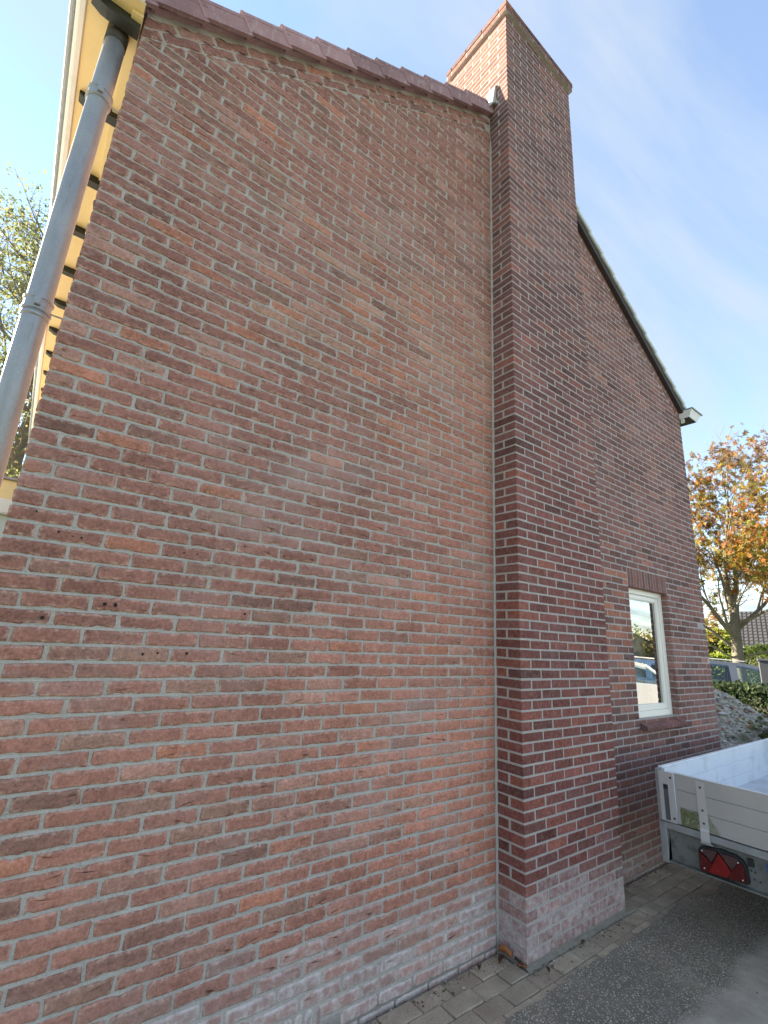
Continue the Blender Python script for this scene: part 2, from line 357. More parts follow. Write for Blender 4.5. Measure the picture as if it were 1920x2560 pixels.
# ================================================================= GROUND
def sheet(name, poly, z, material, kind='structure'):
    o = new_mesh(name, [(x, y, z) for x, y in poly], [tuple(range(len(poly)))], material); tag(o, kind=kind); return o
rng = random.Random(7)
sheet('ground', [(-400, -400), (400, -400), (400, 400), (-400, 400)], GZ-0.03, M_grass)
sheet('bounce_side_path', [(-14, -0.30), (-W-0.02, -0.30), (-W-0.02, 16), (-14, 16)], GZ-0.012, M_slab)  # unseen paving, added pale so sunlight bounces up to the left soffit
edge = []
x = -2.1
while x < 6.6:
    edge.append((x, -0.375+0.035*pnoise(Vector((x*2.3, 0, 3)))+0.012*pnoise(Vector((x*11, 5, 1)))-(0.05 if 1.9 < x < 3 else 0))); x += 0.035
drv = [(-2.1, -16), (6.6, -16)]+edge[::-1]  # stops short on the left; unseen dark grass beyond cuts light bounced onto the chimney
o = new_mesh('driveway', [(x, y, GZ+0.007) for x, y in drv]+[(x, y, GZ-0.02) for x, y in drv], [tuple(range(len(drv)))]+[(i, i+len(drv), (i+1) % len(drv)+len(drv), (i+1) % len(drv)) for i in range(len(drv))], M_asphalt); tag(o, kind='structure')
strip = sheet('paving_strip', [(-2.1, -0.70), (6.6, -0.70), (6.6, 0.0), (-2.1, 0.0)], GZ-0.010, M_sand)
# pavers, each its own piece of the strip
pl, pw = 0.212, 0.106
for r in range(5):
    x = -1.75+(pl/2 if r % 2 else 0)
    while x < 4.2:
        y1 = -0.016-r*pw; y0 = y1-pw+0.004
        xa, xb = x+0.002+rng.uniform(0, .002), x+pl-0.002-rng.uniform(0, .002)
        hid = (xa > 0.02 and xb < CW-0.02 and y0 > -D)
        if not hid:
            if xa < 0 < xb and y1 > -D-0.012 and y0 > -D-0.06: xb = -0.012
            elif xa < CW < xb and y1 > -D-0.012 and y0 > -D-0.06: xa = CW+0.012
            elif xa < CW and xb > 0 and y1 > -D-0.012:
                y1 = -D-0.014
            if y1-y0 > 0.02 and xb-xa > 0.02:
                dz = rng.uniform(-0.004, 0.003); mb = MB(); mb.box(xa, xb, y0, y1, GZ-0.05, GZ+dz, 0.005)
                tx, ty = rng.uniform(-0.012, 0.012), rng.uniform(-0.02, 0.02)
                v = [(a+rng.uniform(-.0015, .0015), b+rng.uniform(-.0015, .0015), c+((a-x)*tx+(b-y0)*ty if c > GZ-0.02 else 0)) for a, b, c in mb.v]
                g = rng.uniform(0.86, 1.14); wv = rng.uniform(-0.012, 0.016)
                new_mesh('paver', v, mb.f, M_paver, strip, attrs={'tint': ('FLOAT_COLOR', [(0.375*g+wv, 0.305*g, 0.222*g)]*len(v))})
        x += pl

# ================================================================= HOUSE
house = empty('brick_house', (0.5, 4.5, GZ))
house.location = (0, 0, 0)
tag(house, 'red brick gable house with chimney breast and one narrow white window', 'house')
DEP = 9.0                                      # depth of the house

# window opening
WX0, WX1, WZ0, WZ1 = 1.962, 2.797, 17*H, 36*H
LINT = 39*H
# ---- gable wall: the mortar bed behind the bricks
def gable_poly(off=0.0): return [(-W, GZ-0.1), (XR, GZ-0.1), (XR, verge_z(XR)-off), (XM, verge_z(XM)-off), (-W, verge_z(-W)-off)]
MJ = 0.0020                                    # depth of the joints
g = MB()
def quad(a, b, c, d, y=None): g.add([(p[0], MJ if y is None else y, p[1]) for p in (a, b, c, d)], [(0, 1, 2, 3)])
def zt(x): return verge_z(x)+0.05
prof_ = [(GZ-0.1, 0.0065)]
for j in range(-1, 110):                          # weathered joints: raked at the top, near flush at the bottom
    prof_ += [(j*H-0.0068, 0.0050), (j*H-0.0058, 0.0030), (j*H+0.0048, 0.0066), (j*H+0.0068, 0.0050)]
def xl_(z): return max(-W+.006, -W+(z-verge_z(-W)-0.05)/SL)
for (za, ya), (zb, yb) in zip(prof_[:-1], prof_[1:]):
    if xl_(zb) > 0: break
    g.add([(xl_(za), ya, za), (0.02, ya, za), (0.02, yb, zb), (xl_(zb), yb, zb)], [(0, 1, 2, 3)])
nl = len(g.f)
quad((0.02, GZ-.1), (XM, GZ-.1), (XM, zt(XM)), (0.02, zt(0.02)))
quad((XM, GZ-.1), (WX0-.004, GZ-.1), (WX0-.004, zt(WX0)), (XM, zt(XM)))
quad((WX1+.004, GZ-.1), (XR-.004, GZ-.1), (XR-.004, zt(XR)), (WX1+.004, zt(WX1)))
quad((WX0-.004, GZ-.1), (WX1+.004, GZ-.1), (WX1+.004, WZ0-.004), (WX0-.004, WZ0-.004))
quad((WX0-.004, WZ1+.004), (WX1+.004, WZ1+.004), (WX1+.004, zt(WX1)), (WX0-.004, zt(WX0)))
# reveals of the opening
for (xa, za, xb, zb) in ((WX0-.004, WZ0-.004, WX0-.004, WZ1+.004), (WX0-.004, WZ1+.004, WX1+.004, WZ1+.004), (WX1+.004, WZ1+.004, WX1+.004, WZ0-.004), (WX1+.004, WZ0-.004, WX0-.004, WZ0-.004)):
    g.add([(xa, MJ, za), (xb, MJ, zb), (xb, 0.25, zb), (xa, 0.25, za)], [(0, 1, 2, 3)])
gable = g.build('gable_wall', M_mortar, house); gable.data.materials.append(M_mortar_l)
for i, pgn in enumerate(gable.data.polygons): pgn.material_index = 0 if i < nl else 1

# ---- one brick from an outline on the wall plane
def outline(poly, rg, step, rad, amp, chip):
    n = len(poly); pts = []
    for i in range(n):
        p0 = Vector(poly[i-1]); p = Vector(poly[i]); p2 = Vector(poly[(i+1) % n])
        a = (p0-p); b = (p2-p); la, lb = a.length, b.length
        r = min(rad*rg.uniform(0.5, 1.6), la*0.3, lb*0.3)
        pa, pb = p+a/la*r, p+b/lb*r
        pts += [pa, p*0.30+(pa+pb)*0.35, pb]
        q = poly[(i+1) % n]; seg = lb-2*rad
        k = int(seg/step)
        for j in range(1, k):
            pts.append(pb.lerp(p2+(p-p2)/lb*rad, j/k))
    ce = sum(pts, Vector((0, 0)))/len(pts)
    ph = rg.uniform(0, 50); o = []
    for p in pts:
        d = (ce-p); d.normalize()
        e = amp*1.6*pnoise(Vector((p.x*14+ph, p.y*14, ph)))+amp*rg.gauss(0, 0.6)
        if rg.random() < chip: e += rg.uniform(0.002, 0.006)
        # move along the short direction mostly so long edges waver
        o.append(Vector((p.x+d.x*e*0.8, p.y+(1 if ce.y > p.y else -1)*e)))
    return o, ce
def brick_poly(poly, rg, hand=True, depth=0.03, proud=0.0):
    if hand: o, ce = outline(poly, rg, 0.024, 0.007, 0.0021, 0.07); b1, b2 = rg.uniform(.003, .006), rg.uniform(.003, .006)
    else: o, ce = outline(poly, rg, 0.05, 0.0035, 0.0008, 0.02); b1, b2 = 0.0022, 0.0026
    n = len(o); v = []; ed = []
    f0 = proud+rg.gauss(0, 0.0011 if hand else 0.0006); tu, tv = rg.gauss(0, .006), rg.gauss(0, .012)
    def inset(p, k):
        d = ce-p
        return Vector((p.x+max(-k, min(k, d.x)), p.y+max(-k, min(k, d.y))))
    def w_(p): return f0+(p.x-ce.x)*tu*(1 if hand else .3)+(p.y-ce.y)*tv*(1 if hand else .3)
    for p in o: v.append((p.x, p.y, -depth)); ed.append(1)
    for p in o: v.append((p.x, p.y, w_(p)-b1)); ed.append(1)
    for p in o:
        q = inset(p, b2); v.append((q.x, q.y, w_(q)-(rg.uniform(0, .0009) if hand else 0))); ed.append(0.85)
    for p in o:
        q = inset(p, b2+0.009); v.append((q.x, q.y, w_(q)+(rg.gauss(0, .0006) if hand else 0))); ed.append(0)
    v.append((ce.x, ce.y, f0)); ed.append(0)
    f = []
    for k in range(3):
        for i in range(n):
            j = (i+1) % n; f.append((k*n+i, k*n+j, (k+1)*n+j, (k+1)*n+i))
    for i in range(n): f.append((3*n+i, 3*n+(i+1) % n, 4*n))
    return v, f, ed
def clip(poly, a, b, c):
    """keep a*u+b*v <= c"""
    o = []
    for i in range(len(poly)):
        p, q = poly[i], poly[(i+1) % len(poly)]
        dp, dq = a*p[0]+b*p[1]-c, a*q[0]+b*q[1]-c
        if dp <= 0: o.append(p)
        if dp*dq < 0:
            t = dp/(dp-dq); o.append((p[0]+(q[0]-p[0])*t, p[1]+(q[1]-p[1])*t))
    return o
def area(poly): return abs(sum(poly[i-1][0]*poly[i][1]-poly[i][0]*poly[i-1][1] for i in range(len(poly))))/2
def screen_area(pts):
    q = [project(p) for p in pts]
    if any(a is None for a in q): return 0
    cx = sum(a[0] for a in q)/len(q); cy = sum(a[1] for a in q)/len(q)
    if not (-20 < cx < 1940 and -20 < cy < 2580): return 0
    return area(q)

rs = random.Random(77)
def salt_of(pts):
    z = sum(p[2] for p in pts)/len(pts); x = sum(p[0] for p in pts)/len(pts)
    if z < -10: return 0.0
    t = 0.27 if x < CW+0.02 else 0.10
    k = max(0.0, min(1.0, (t+0.09-z+rs.gauss(0, 0.045))/0.22))
    if z > 0.5: return 0.12 if rs.random() < 0.03 else 0.0
    return k*rs.choice((0.55, 0.65, 0.75, 0.85, 1.0, 0.6))
class Bricks:
    """all bricks of one wall: the largest in view become objects, the rest one joined part"""
    def __init__(s): s.items = []
    def add(s, verts, faces, ed, col, mat, pts, smooth=True): s.items.append((screen_area(pts), verts, faces, ed, col, mat, smooth, salt_of(pts)))
    def build(s, parent, limit):
        s.items.sort(key=lambda t: -t[0])
        for it in s.items[:limit]:
            new_mesh('brick', it[1], it[2], it[5], parent, it[6], {'tint': ('FLOAT_COLOR', [it[4]]*len(it[1])), 'edge': ('FLOAT', it[3]), 'salt': ('FLOAT', [it[7]]*len(it[1]))})
        mats = []
        V, Fc, E, T, MI, SA = [], [], [], [], [], []
        for it in s.items[limit:]:
            if it[5] not in mats: mats.append(it[5])
            b = len(V); V += it[1]; Fc += [tuple(i+b for i in q) for q in it[2]]; E += it[3]; T += [it[4]]*len(it[1]); SA += [it[7]]*len(it[1]); MI += [mats.index(it[5])]*len(it[2])
        if V:
            o = new_mesh('brick_field', V, Fc, None, parent, s.items[-1][6], {'tint': ('FLOAT_COLOR', T), 'edge': ('FLOAT', E), 'salt': ('FLOAT', SA)})
            for m_ in mats: o.data.materials.append(m_)
            o.data.polygons.foreach_set('material_index', MI); o['kind'] = 'stuff'

rb = random.Random(21)
def lerp3(a, b, t): return tuple(a[i]+(b[i]-a[i])*t for i in range(3))
def sm(x, a, b):
    t = max(0, min(1, (x-a)/(b-a))); return t*t*(3-2*t)
def hand_colour(x, z):
    """brick tone by position: brown-grey high up on the left, orange low down and near the chimney"""
    o = 0.12+0.55*sm(x, -1.9, -0.2)*(1-sm(z, 3.2, 4.8))+0.45*(1-sm(z, 0.8, 2.4))+0.25*pnoise(Vector((x*0.8, z*0.7, 4)))
    o = max(0, min(1, o))
    base = lerp3((0.262, 0.128, 0.104), (0.46, 0.202, 0.140), o)
    u = rb.random(); s_ = rb.gauss(1.0, 0.075)
    if u < 0.06: base = lerp3(base, (0.16, 0.11, 0.09), 0.40)
    elif u < 0.10: base = lerp3(base, (0.48, 0.185, 0.10), 0.40)
    elif u < 0.15: base = lerp3(base, (0.27, 0.185, 0.135), 0.45)
    elif u < 0.23: base = lerp3(base, (0.45, 0.27, 0.21), 0.40)
    # tan patch of a mixed delivery halfway up
    if sm(z, 2.5, 3.2)*(1-sm(z, 3.9, 4.6))*sm(x, -2.1, -1.3) > rb.random()*2.2: base = lerp3(base, rb.choice(((0.42, 0.285, 0.19), (0.50, 0.215, 0.12), (0.40, 0.25, 0.18))), 0.42)
    return tuple(max(0.02, c*max(0.6, s_)) for c in base)
def mach_colour(z, lo=0.0):
    base = lerp3((0.190, 0.064, 0.053), (0.180, 0.088, 0.076), sm(z, 0.8, 5.5))
    u = rb.random(); s_ = rb.gauss(1.0, 0.15)
    if u < 0.16: base = lerp3(base, (0.12, 0.062, 0.056), 0.45)
    elif u < 0.28: base = lerp3(base, (0.34, 0.11, 0.07), 0.4)
    return tuple(max(0.02, c*max(0.6, s_)) for c in base)
def right_colour(x, z):
    base = (0.225, 0.108, 0.088)
    if x < 1.95 and 1.3 < z < 2.35 and rb.random() < 0.6: base = (0.37, 0.155, 0.10)
    u = rb.random(); s_ = rb.gauss(1.0, 0.15)
    if u < 0.15: base = lerp3(base, (0.15, 0.09, 0.08), 0.55)
    elif u < 0.25: base = lerp3(base, (0.34, 0.145, 0.10), 0.5)
    return tuple(max(0.02, c*max(0.6, s_)) for c in base)

gb = Bricks()
def wall_map(v): return [(a, -c, b) for a, b, c in v]          # (u, v, out) -> world on the gable plane
CLIPV = 0.150                                                  # two raking courses under the verge
def put_wall(poly, hand, col, mat, depth=0.03):
    v, f, ed = brick_poly(poly, rb, hand, depth)
    gb.add(wall_map(v), f, ed, col, mat, [(p[0], 0, p[1]) for p in poly])
cosS = 1/math.sqrt(1+SL*SL)
for j in range(-2, 110):
    z0, z1 = j*H+0.0053, (j+1)*H-0.0053
    # left of the chimney
    x = 0.0-0.008; first = True
    xs = []
    off = 0.0 if j % 2 else -M/2
    edges = [0.0]
    xx = off if off else -M
    while xx > -W+0.045: edges.append(xx+rb.gauss(0, 0.0022)); xx -= M
    edges.append(-W)
    for k in range(len(edges)-1):
        xb = edges[k]-(0.005 if k else 0.007); xa = edges[k+1]+(0.0055 if k < len(edges)-2 else -rb.uniform(-0.002, 0.002))
        gp = rb.gauss(0, 0.0011)
        if -1.44 < (xa+xb)/2 < -1.18 and j in (-1, 0): continue          # air vent
        wob = 0.0016*pnoise(Vector((xa*1.7, j*3.1, 0)))
        zb0, zb1 = z0+wob+gp*0.4, z1+wob+gp
        po = [(xa, zb0+rb.gauss(0, .0007)), (xb, zb0+rb.gauss(0, .0007)), (xb, zb1+rb.gauss(0, .0007)), (xa, zb1+rb.gauss(0, .0007))]
        # below the raking courses: v - SL*u <= c
        po = clip(po, -SL, 1, 4.712+SL*W-CLIPV-0.006)
        if len(po) < 3 or area(po) < 0.0009: continue
        put_wall(po, True, hand_colour((xa+xb)/2, z0), M_brick_hand)
    # right of the chimney, round the window
    o2 = 0.0 if j % 2 else M/2
    xx = CW-0.06; ed2 = [CW-0.10]
    k0 = CW+o2-M
    ed2 = [k0+i*M+rb.gauss(0, .0015) for i in range(0, 16) if k0+i*M < XR-0.04]+[XR]
    for k in range(len(ed2)-1):
        xa, xb = ed2[k]+0.0055, ed2[k+1]-(0.0055 if ed2[k+1] != XR else 0)
        if xb < CW+0.01: continue
        xa = max(xa, CW+0.004)
        wob = 0.0010*pnoise(Vector((xa*1.7, j*3.1, 9)))
        segs = [(xa, xb, False, False)]
        if WZ0-0.01 < (z0+z1)/2 < LINT:
            lx0, lx1 = (WX0, WX1) if (z0+z1)/2 < WZ1 else (WX0-0.004, WX1+0.004)
            segs = []
            if xa < lx0-0.02: segs.append((xa, min(xb, lx0), xb > lx0-0.03, False))
            if xb > lx1+0.02: segs.append((max(xa, lx1), xb, False, xa < lx1+0.03))
        for (a, b, je, jl) in segs:
            if b-a < 0.025: continue
            if je: b = lx0-(0 if z1 < WZ1 else 0.004)
            if jl: a = lx1+(0 if z1 < WZ1 else 0.004)
            po = [(a, z0+wob), (b, z0+wob), (b, z1+wob), (a, z1+wob)]
            po = clip(po, SL, 1, 4.712+SL*XR-CLIPV-0.006)
            po = clip(po, -SL, 1, 4.712+SL*W-CLIPV-0.006) if len(po) > 2 else po
            if len(po) < 3 or area(po) < 0.0009: continue
            put_wall(po, False, right_colour((a+b)/2, z0), M_brick_right, 0.16 if (je or jl) else 0.03)
# raking courses that follow the roof
for side in (0, 1):
    for rrow in (0, 1):
        s = -0.28+(M/2 if rrow else 0)
        total = (XM+W)/cosS
        while s < total:
            a, b = s+0.006, s+M-0.006
            t0 = rrow*0.0622+0.006; t1 = (rrow+1)*0.0622-0.005
            def pt(s_, t_):
                x_ = -W+s_*cosS+t_*SL*cosS; z_ = 4.712+s_*SL*cosS-t_*cosS
                return (x_, z_) if side == 0 else (XR-(x_+W), z_)
            po = [pt(a, t1), pt(b, t1), pt(b, t0), pt(a, t0)]
            if side: po = po[::-1]
            po = clip(po, -1, 0, W) if side == 0 else clip(po, 1, 0, XR)
            xm = sum(p[0] for p in po)/max(1, len(po))
            s += M
            if len(po) < 3 or area(po) < 0.001: continue
            if side == 0 and xm > -0.01: continue
            if side == 1 and xm < CW: continue
            put_wall(po, side == 0, hand_colour(xm, 5.5) if side == 0 else right_colour(xm, 5), M_brick_hand if side == 0 else M_brick_right)
# soldier course over the window
nS = 14; sw = (WX1-WX0)/nS
for i in range(nS):
    a, b = WX0+i*sw+0.003, WX0+(i+1)*sw-0.003
    put_wall([(a, WZ1), (b, WZ1), (b, LINT-0.006), (a, LINT-0.006)], False, right_colour(2.5, 5.0), M_brick_right, 0.16)
# air vent: bricks on edge with open joints low in the wall
for i in range(5):
    a = -1.435+i*0.050; po = [(a, -0.075), (a+0.038, -0.075), (a+0.038, 2*H-0.068), (a, 2*H-0.068)]
    put_wall(po, True, (0.20, 0.14, 0.13), M_brick_hand)
gb.build(gable, 300)
# drill holes as flat discs, their inner shade painted on, and a nail
hm = plain('hole_shade', (0.012, 0.010, 0.009), 0.95, 0.2)
for (x, z, r) in ((-2.577, 1.979, 4.5), (-2.527, 1.969, 3), (-2.498, 1.968, 4), (-2.106, 1.966, 4), (-2.048, 1.968, 4), (-1.835, 2.036, 4), (-2.371, 1.720, 8), (-2.333, 1.720, 8), (-2.563, 1.655, 7), (-1.792, 1.723, 6), (-2.199, 1.533, 5), (-2.143, 1.539, 4.5), (-2.027, 1.540, 6), (-2.66, 2.045, 4), (-1.30, 1.985, 3), (-0.72, 0.62, 4), (-1.6, .75, 3)):
    m_ = MB(); n = 8; r *= 0.001
    ring = [(x+r*math.cos(2*math.pi*i/n)*rng.uniform(.75, 1.2), -0.0030, z+r*math.sin(2*math.pi*i/n)*rng.uniform(.75, 1.2)) for i in range(n)]
    m_.add(ring+[(x, -0.0034, z)], [(i, (i+1) % n, n) for i in range(n)]); m_.build('drill_hole', hm, gable)
m_ = MB(); m_.tube([(-1.146, 0.01, 2.045), (-1.146, -0.05, 2.049)], 0.0022, 6); m_.tube([(-1.146, -0.05, 2.049), (-1.146, -0.053, 2.049)], 0.0065, 8)
m_.build('nail', M_galv, gable)

# ---- chimney
CY1 = 0.563; CTOP = 125*H; CAPZ = 123*H
cm = MB()
j_ = 0.0016
cm.box(j_, CW-j_, -D+j_, CY1-j_, GZ-0.1, CAPZ+0.02)
cm.box(-0.03+j_, CW+0.03-j_, -D-0.03+j_, CY1+0.03-j_, CAPZ+0.004, CTOP-0.006)
chim = cm.build('chimney', M_mortar_l, house)
cb = Bricks()
def put_box(x0, x1, y0, y1, z0, z1, mat=None, ch=0.0028):
    v, f = chamfer_box(x0, x1, y0, y1, z0, z1, ch)
    s_ = 0.0009; dz = rb.gauss(0, .0007); dn = 0.0
    v = [(a+max(-.001, min(.0006, rb.gauss(0, s_*.4))), b+max(-.001, min(.0006, rb.gauss(0, s_*.4))), c+rb.gauss(0, s_)+dz) for a, b, c in v]
    pts = [(x0, y0, z0), (x1, y0, z0), (x1, y0, z1), (x0, y0, z1)]
    if x0 < 0.001: pts2 = [(x0, y0, z0), (x0, y1, z0), (x0, y1, z1), (x0, y0, z1)]
    cb.add(v, f, [0.6]*len(v), mach_colour(z0), M_brick_mach, pts if y0 < -D+0.01 else pts2 if x0 < 0.001 else [(0, 0, -50)]*4, False)
hw = M/2
for j in range(-1, 123):
    z0, z1 = j*H+0.0049, (j+1)*H-0.0049
    odd = j % 2
    jit = lambda: rb.gauss(0, 0.0015)
    # front face, corner bricks included
    cuts = [0.0]+([i*M for i in range(1, 5)] if odd else [hw+i*M for i in range(0, 5)])+[CW]
    for k in range(len(cuts)-1):
        a, b = cuts[k]+(0.0055 if k else 0), cuts[k+1]-(0.0055 if k < len(cuts)-2 else 0)
        a += jit() if k else 0; b += 0
        corner = k == 0 or k == len(cuts)-2
        ydep = -D+(0.10 if odd else 0.203) if corner else -D+0.05
        if not odd and corner: ydep = min(ydep, -0.007) if z1 < 6.25 else -D+0.21
        put_box(a, b, -D, ydep, z0, z1)
    # left and right faces
    top = z0 > 6.15
    start = -D+(hw if odd else M)
    yy = start
    lim = CY1 if top else -0.008
    while yy < lim-0.03:
        ye = min(yy+M, lim) if top else lim
        a_, b_ = yy+0.004, ye-0.004
        if b_-a_ > 0.03:
            put_box(0.0, 0.05, a_, b_, z0, z1); put_box(CW-0.05, CW, a_, b_, z0, z1)
        yy = ye
for r, j in enumerate((123, 124)):               # projecting cap courses
    z0, z1 = j*H+0.006, (j+1)*H-0.004
    e = 0.03+0.006*r; xs = -e; o_ = 0
    cuts = [-e]+[x_ for x_ in [(-e+(hw if r else M))+i*M for i in range(6)] if x_ < CW+e-0.04]+[CW+e]
    for k in range(len(cuts)-1): put_box(cuts[k]+(0.004 if k else 0), cuts[k+1]-(0.004 if k < len(cuts)-2 else 0), -D-e, -D+0.06, z0, z1)
    yy = -D+0.068
    while yy < CY1+e-0.03:
        ye = min(yy+M, CY1+e)
        put_box(-e, 0.05, yy, ye-0.008, z0, z1); put_box(CW-0.05, CW+e, yy, ye-0.008, z0, z1); yy = ye
cb.build(chim, 300)
fl = MB(); fl.add([(-0.036, -D-0.036, CTOP-0.004), (CW+0.036, -D-0.036, CTOP-0.004), (CW+0.036, CY1+0.036, CTOP-0.004), (-0.036, CY1+0.036, CTOP-0.004), (0.12, -0.08, CTOP+0.05), (CW-0.12, -0.08, CTOP+0.05), (CW-0.12, CY1-.12, CTOP+0.05), (0.12, CY1-.12, CTOP+0.05)],
    [(0, 1, 5, 4), (1, 2, 6, 5), (2, 3, 7, 6), (3, 0, 4, 7), (4, 5, 6, 7), (3, 2, 1, 0)])
fl.build('cement_cap', M_mortar_l, chim)
# cement fillet at the foot and pointed joint in the corner with the wall
ff = MB()
n = 40
for i in range(n):
    x0, x1 = -0.012+(CW+0.02)*i/n, -0.012+(CW+0.02)*(i+1)/n
    ha, hb = 0.010+0.012*pnoise(Vector((x0*9, 1, 0))), 0.010+0.012*pnoise(Vector((x1*9, 1, 0)))
    ff.add([(x0, -D-0.022, GZ-.02), (x1, -D-0.022, GZ-.02), (x1, -D-0.012, GZ+hb*.7), (x0, -D-0.012, GZ+ha*.7), (x1, -D+0.005, GZ+hb+.006), (x0, -D+0.005, GZ+ha+.006)], [(0, 1, 2, 3), (3, 2, 4, 5)])
ff.build('cement_fillet', M_sand, chim)
cj = MB()
n = 150; zc = [GZ-.02+(6.25-GZ)*i/n for i in range(n+1)]
for i in range(n):
    a, b = [0.0085+0.006*pnoise(Vector((zc[k]*9, 2, 7))) for k in (i, i+1)]
    cj.add([(-a, 0.002, zc[i]), (-a*.3, -a*.5, zc[i]), (0.003, -a, zc[i]), (-b, 0.002, zc[i+1]), (-b*.3, -b*.5, zc[i+1]), (0.003, -b, zc[i+1])], [(0, 1, 4, 3), (1, 2, 5, 4)])
cj.build('corner_joint', M_mortar, chim, True)
# lead flashing where the roof meets the stack
lf = MB(); lf.prism([(-0.05, verge_z(-0.05)+0.10), (0.0, verge_z(0)+0.13), (0.012, verge_z(0)+0.36), (-0.012, verge_z(0)+0.33)], lambda a, b, d: (a-0.008, d, b), -0.075, 0.02)
lf.add([(-0.006, -0.10, verge_z(0)+0.10), (-0.006, -0.03, verge_z(0)+0.12), (-0.006, 0.10, verge_z(0)+0.20), (-0.006, 0.0, verge_z(0)+0.30), (-0.006, -0.055, verge_z(0)+0.25)], [(0, 1, 2, 3, 4)])
lf.build('lead_flashing', M_lead, chim)

# ---- roof
rf = MB()
for side in (0, 1):
    def rp(s, t, y):
        x = -W-0.13+s*cosS-t*SL*cosS; z = verge_z(-W)-0.13*SL+s*SL*cosS+t*cosS
        return (x if side == 0 else XR-W-x, y, z)
    Ls = (XM+W+0.13)/cosS
    for (t0, t1, y0, y1) in ((0.03, 0.12, -0.035, DEP+0.05),):
        v = [rp(s, t, y) for s in (0, Ls) for t in (t0, t1) for y in (y0, y1)]
        rf.add(v, [(0, 1, 3, 2), (4, 6, 7, 5), (0, 4, 5, 1), (2, 3, 7, 6), (0, 2, 6, 4), (1, 5, 7, 3)])
roof = rf.build('roof', M_tile_l, house)
# pan tiles on the slopes, one corrugated sheet per slope
for side in (0, 1):
    V, Fc = [], []
    Ls = (XM+W+0.13)/cosS; ny = 150; nr = 13
    for r in range(nr):
        for e_ in (0, 1):
            s = Ls*(r+e_)/nr; t = 0.125+(0.028 if e_ == 0 else 0.0)
            for i in range(ny+1):
                y = -0.02+(DEP+0.03)*i/ny; tt = t+0.018*math.sin(i*2*math.pi/5)
                x = -W-0.13+s*cosS-tt*SL*cosS; z = verge_z(-W)-0.13*SL+s*SL*cosS+tt*cosS
                V.append((x if side == 0 else XR-W-x, y, z))
        for i in range(ny):
            b = r*2*(ny+1); Fc.append((b+i, b+i+1, b+ny+1+i+1, b+ny+1+i))
        if r:
            for i in range(ny): b = (r*2-1)*(ny+1); Fc.append((b+i, b+i+1, b+ny+1+i+1, b+ny+1+i))
    new_mesh('pan_tiles', V, Fc, M_tile_l if side == 0 else M_tile_r, roof)
# verge tiles, one by one
def verge_tile(side, k, mat):
    L = 0.2825; s0 = (-W-0.215+0.2365*k+W)/cosS      # along the slope from x=-W
    mbv = MB()
    def pt(s, t, y):
        x = -W+s*cosS-t*SL*cosS; z = verge_z(-W)+s*SL*cosS+t*cosS
        return (x if side == 0 else XR-W-x, y, z)
    tilt = 0.030
    def prof(s, t): return (s0+s, t+tilt*(1-s/L))
    if side == 0: fl_, t_lo, t_hi = (-0.078, -0.055), -0.012, 0.100
    else: fl_, t_lo, t_hi = (-0.070, -0.052), 0.052, 0.092
    def hexa(sa, sb, ta, tb, ya, yb):
        v = [pt(*prof(s, t), y) for s in (sa, sb) for t in (ta, tb) for y in (ya, yb)]
        mbv.add(v, [(0, 1, 3, 2), (4, 6, 7, 5), (0, 4, 5, 1), (2, 3, 7, 6), (0, 2, 6, 4), (1, 5, 7, 3)])
    hexa(0.0, L+0.02, t_lo, t_hi, *fl_)              # hanging flap
    hexa(0.0, L+0.05, t_hi-0.018, t_hi+0.004, fl_[0]-0.002, 0.16)     # top plate
    hexa(0.0, 0.020, t_lo-0.010, t_hi+0.006, fl_[0]-0.003, -0.020)    # turned-down nose
    return mbv.build('verge_tile', mat, roof)
for k in range(0, 12): verge_tile(0, k, M_tile_l)
for k in range(0, 13): verge_tile(1, k, M_tile_r)
vb = MB()                                       # dark boards under the verges
for side, lim in ((0, -0.02), (1, CW+0.2)):
    def bp(x, dz, y): return (x, y, verge_z(x)+dz)
    xa, xb = (-W-0.02, lim) if side == 0 else (lim, XR+0.02)
    if side == 0: continue
    v = [bp(x, dz, y) for x in (xa, xb) for dz in (-0.018, 0.085) for y in (-0.050, -0.004)]
    vb.add(v, [(0, 1, 3, 2), (4, 6, 7, 5), (0, 4, 5, 1), (2, 3, 7, 6), (0, 2, 6, 4), (1, 5, 7, 3)])
vb.build('verge_board', M_batten, roof)

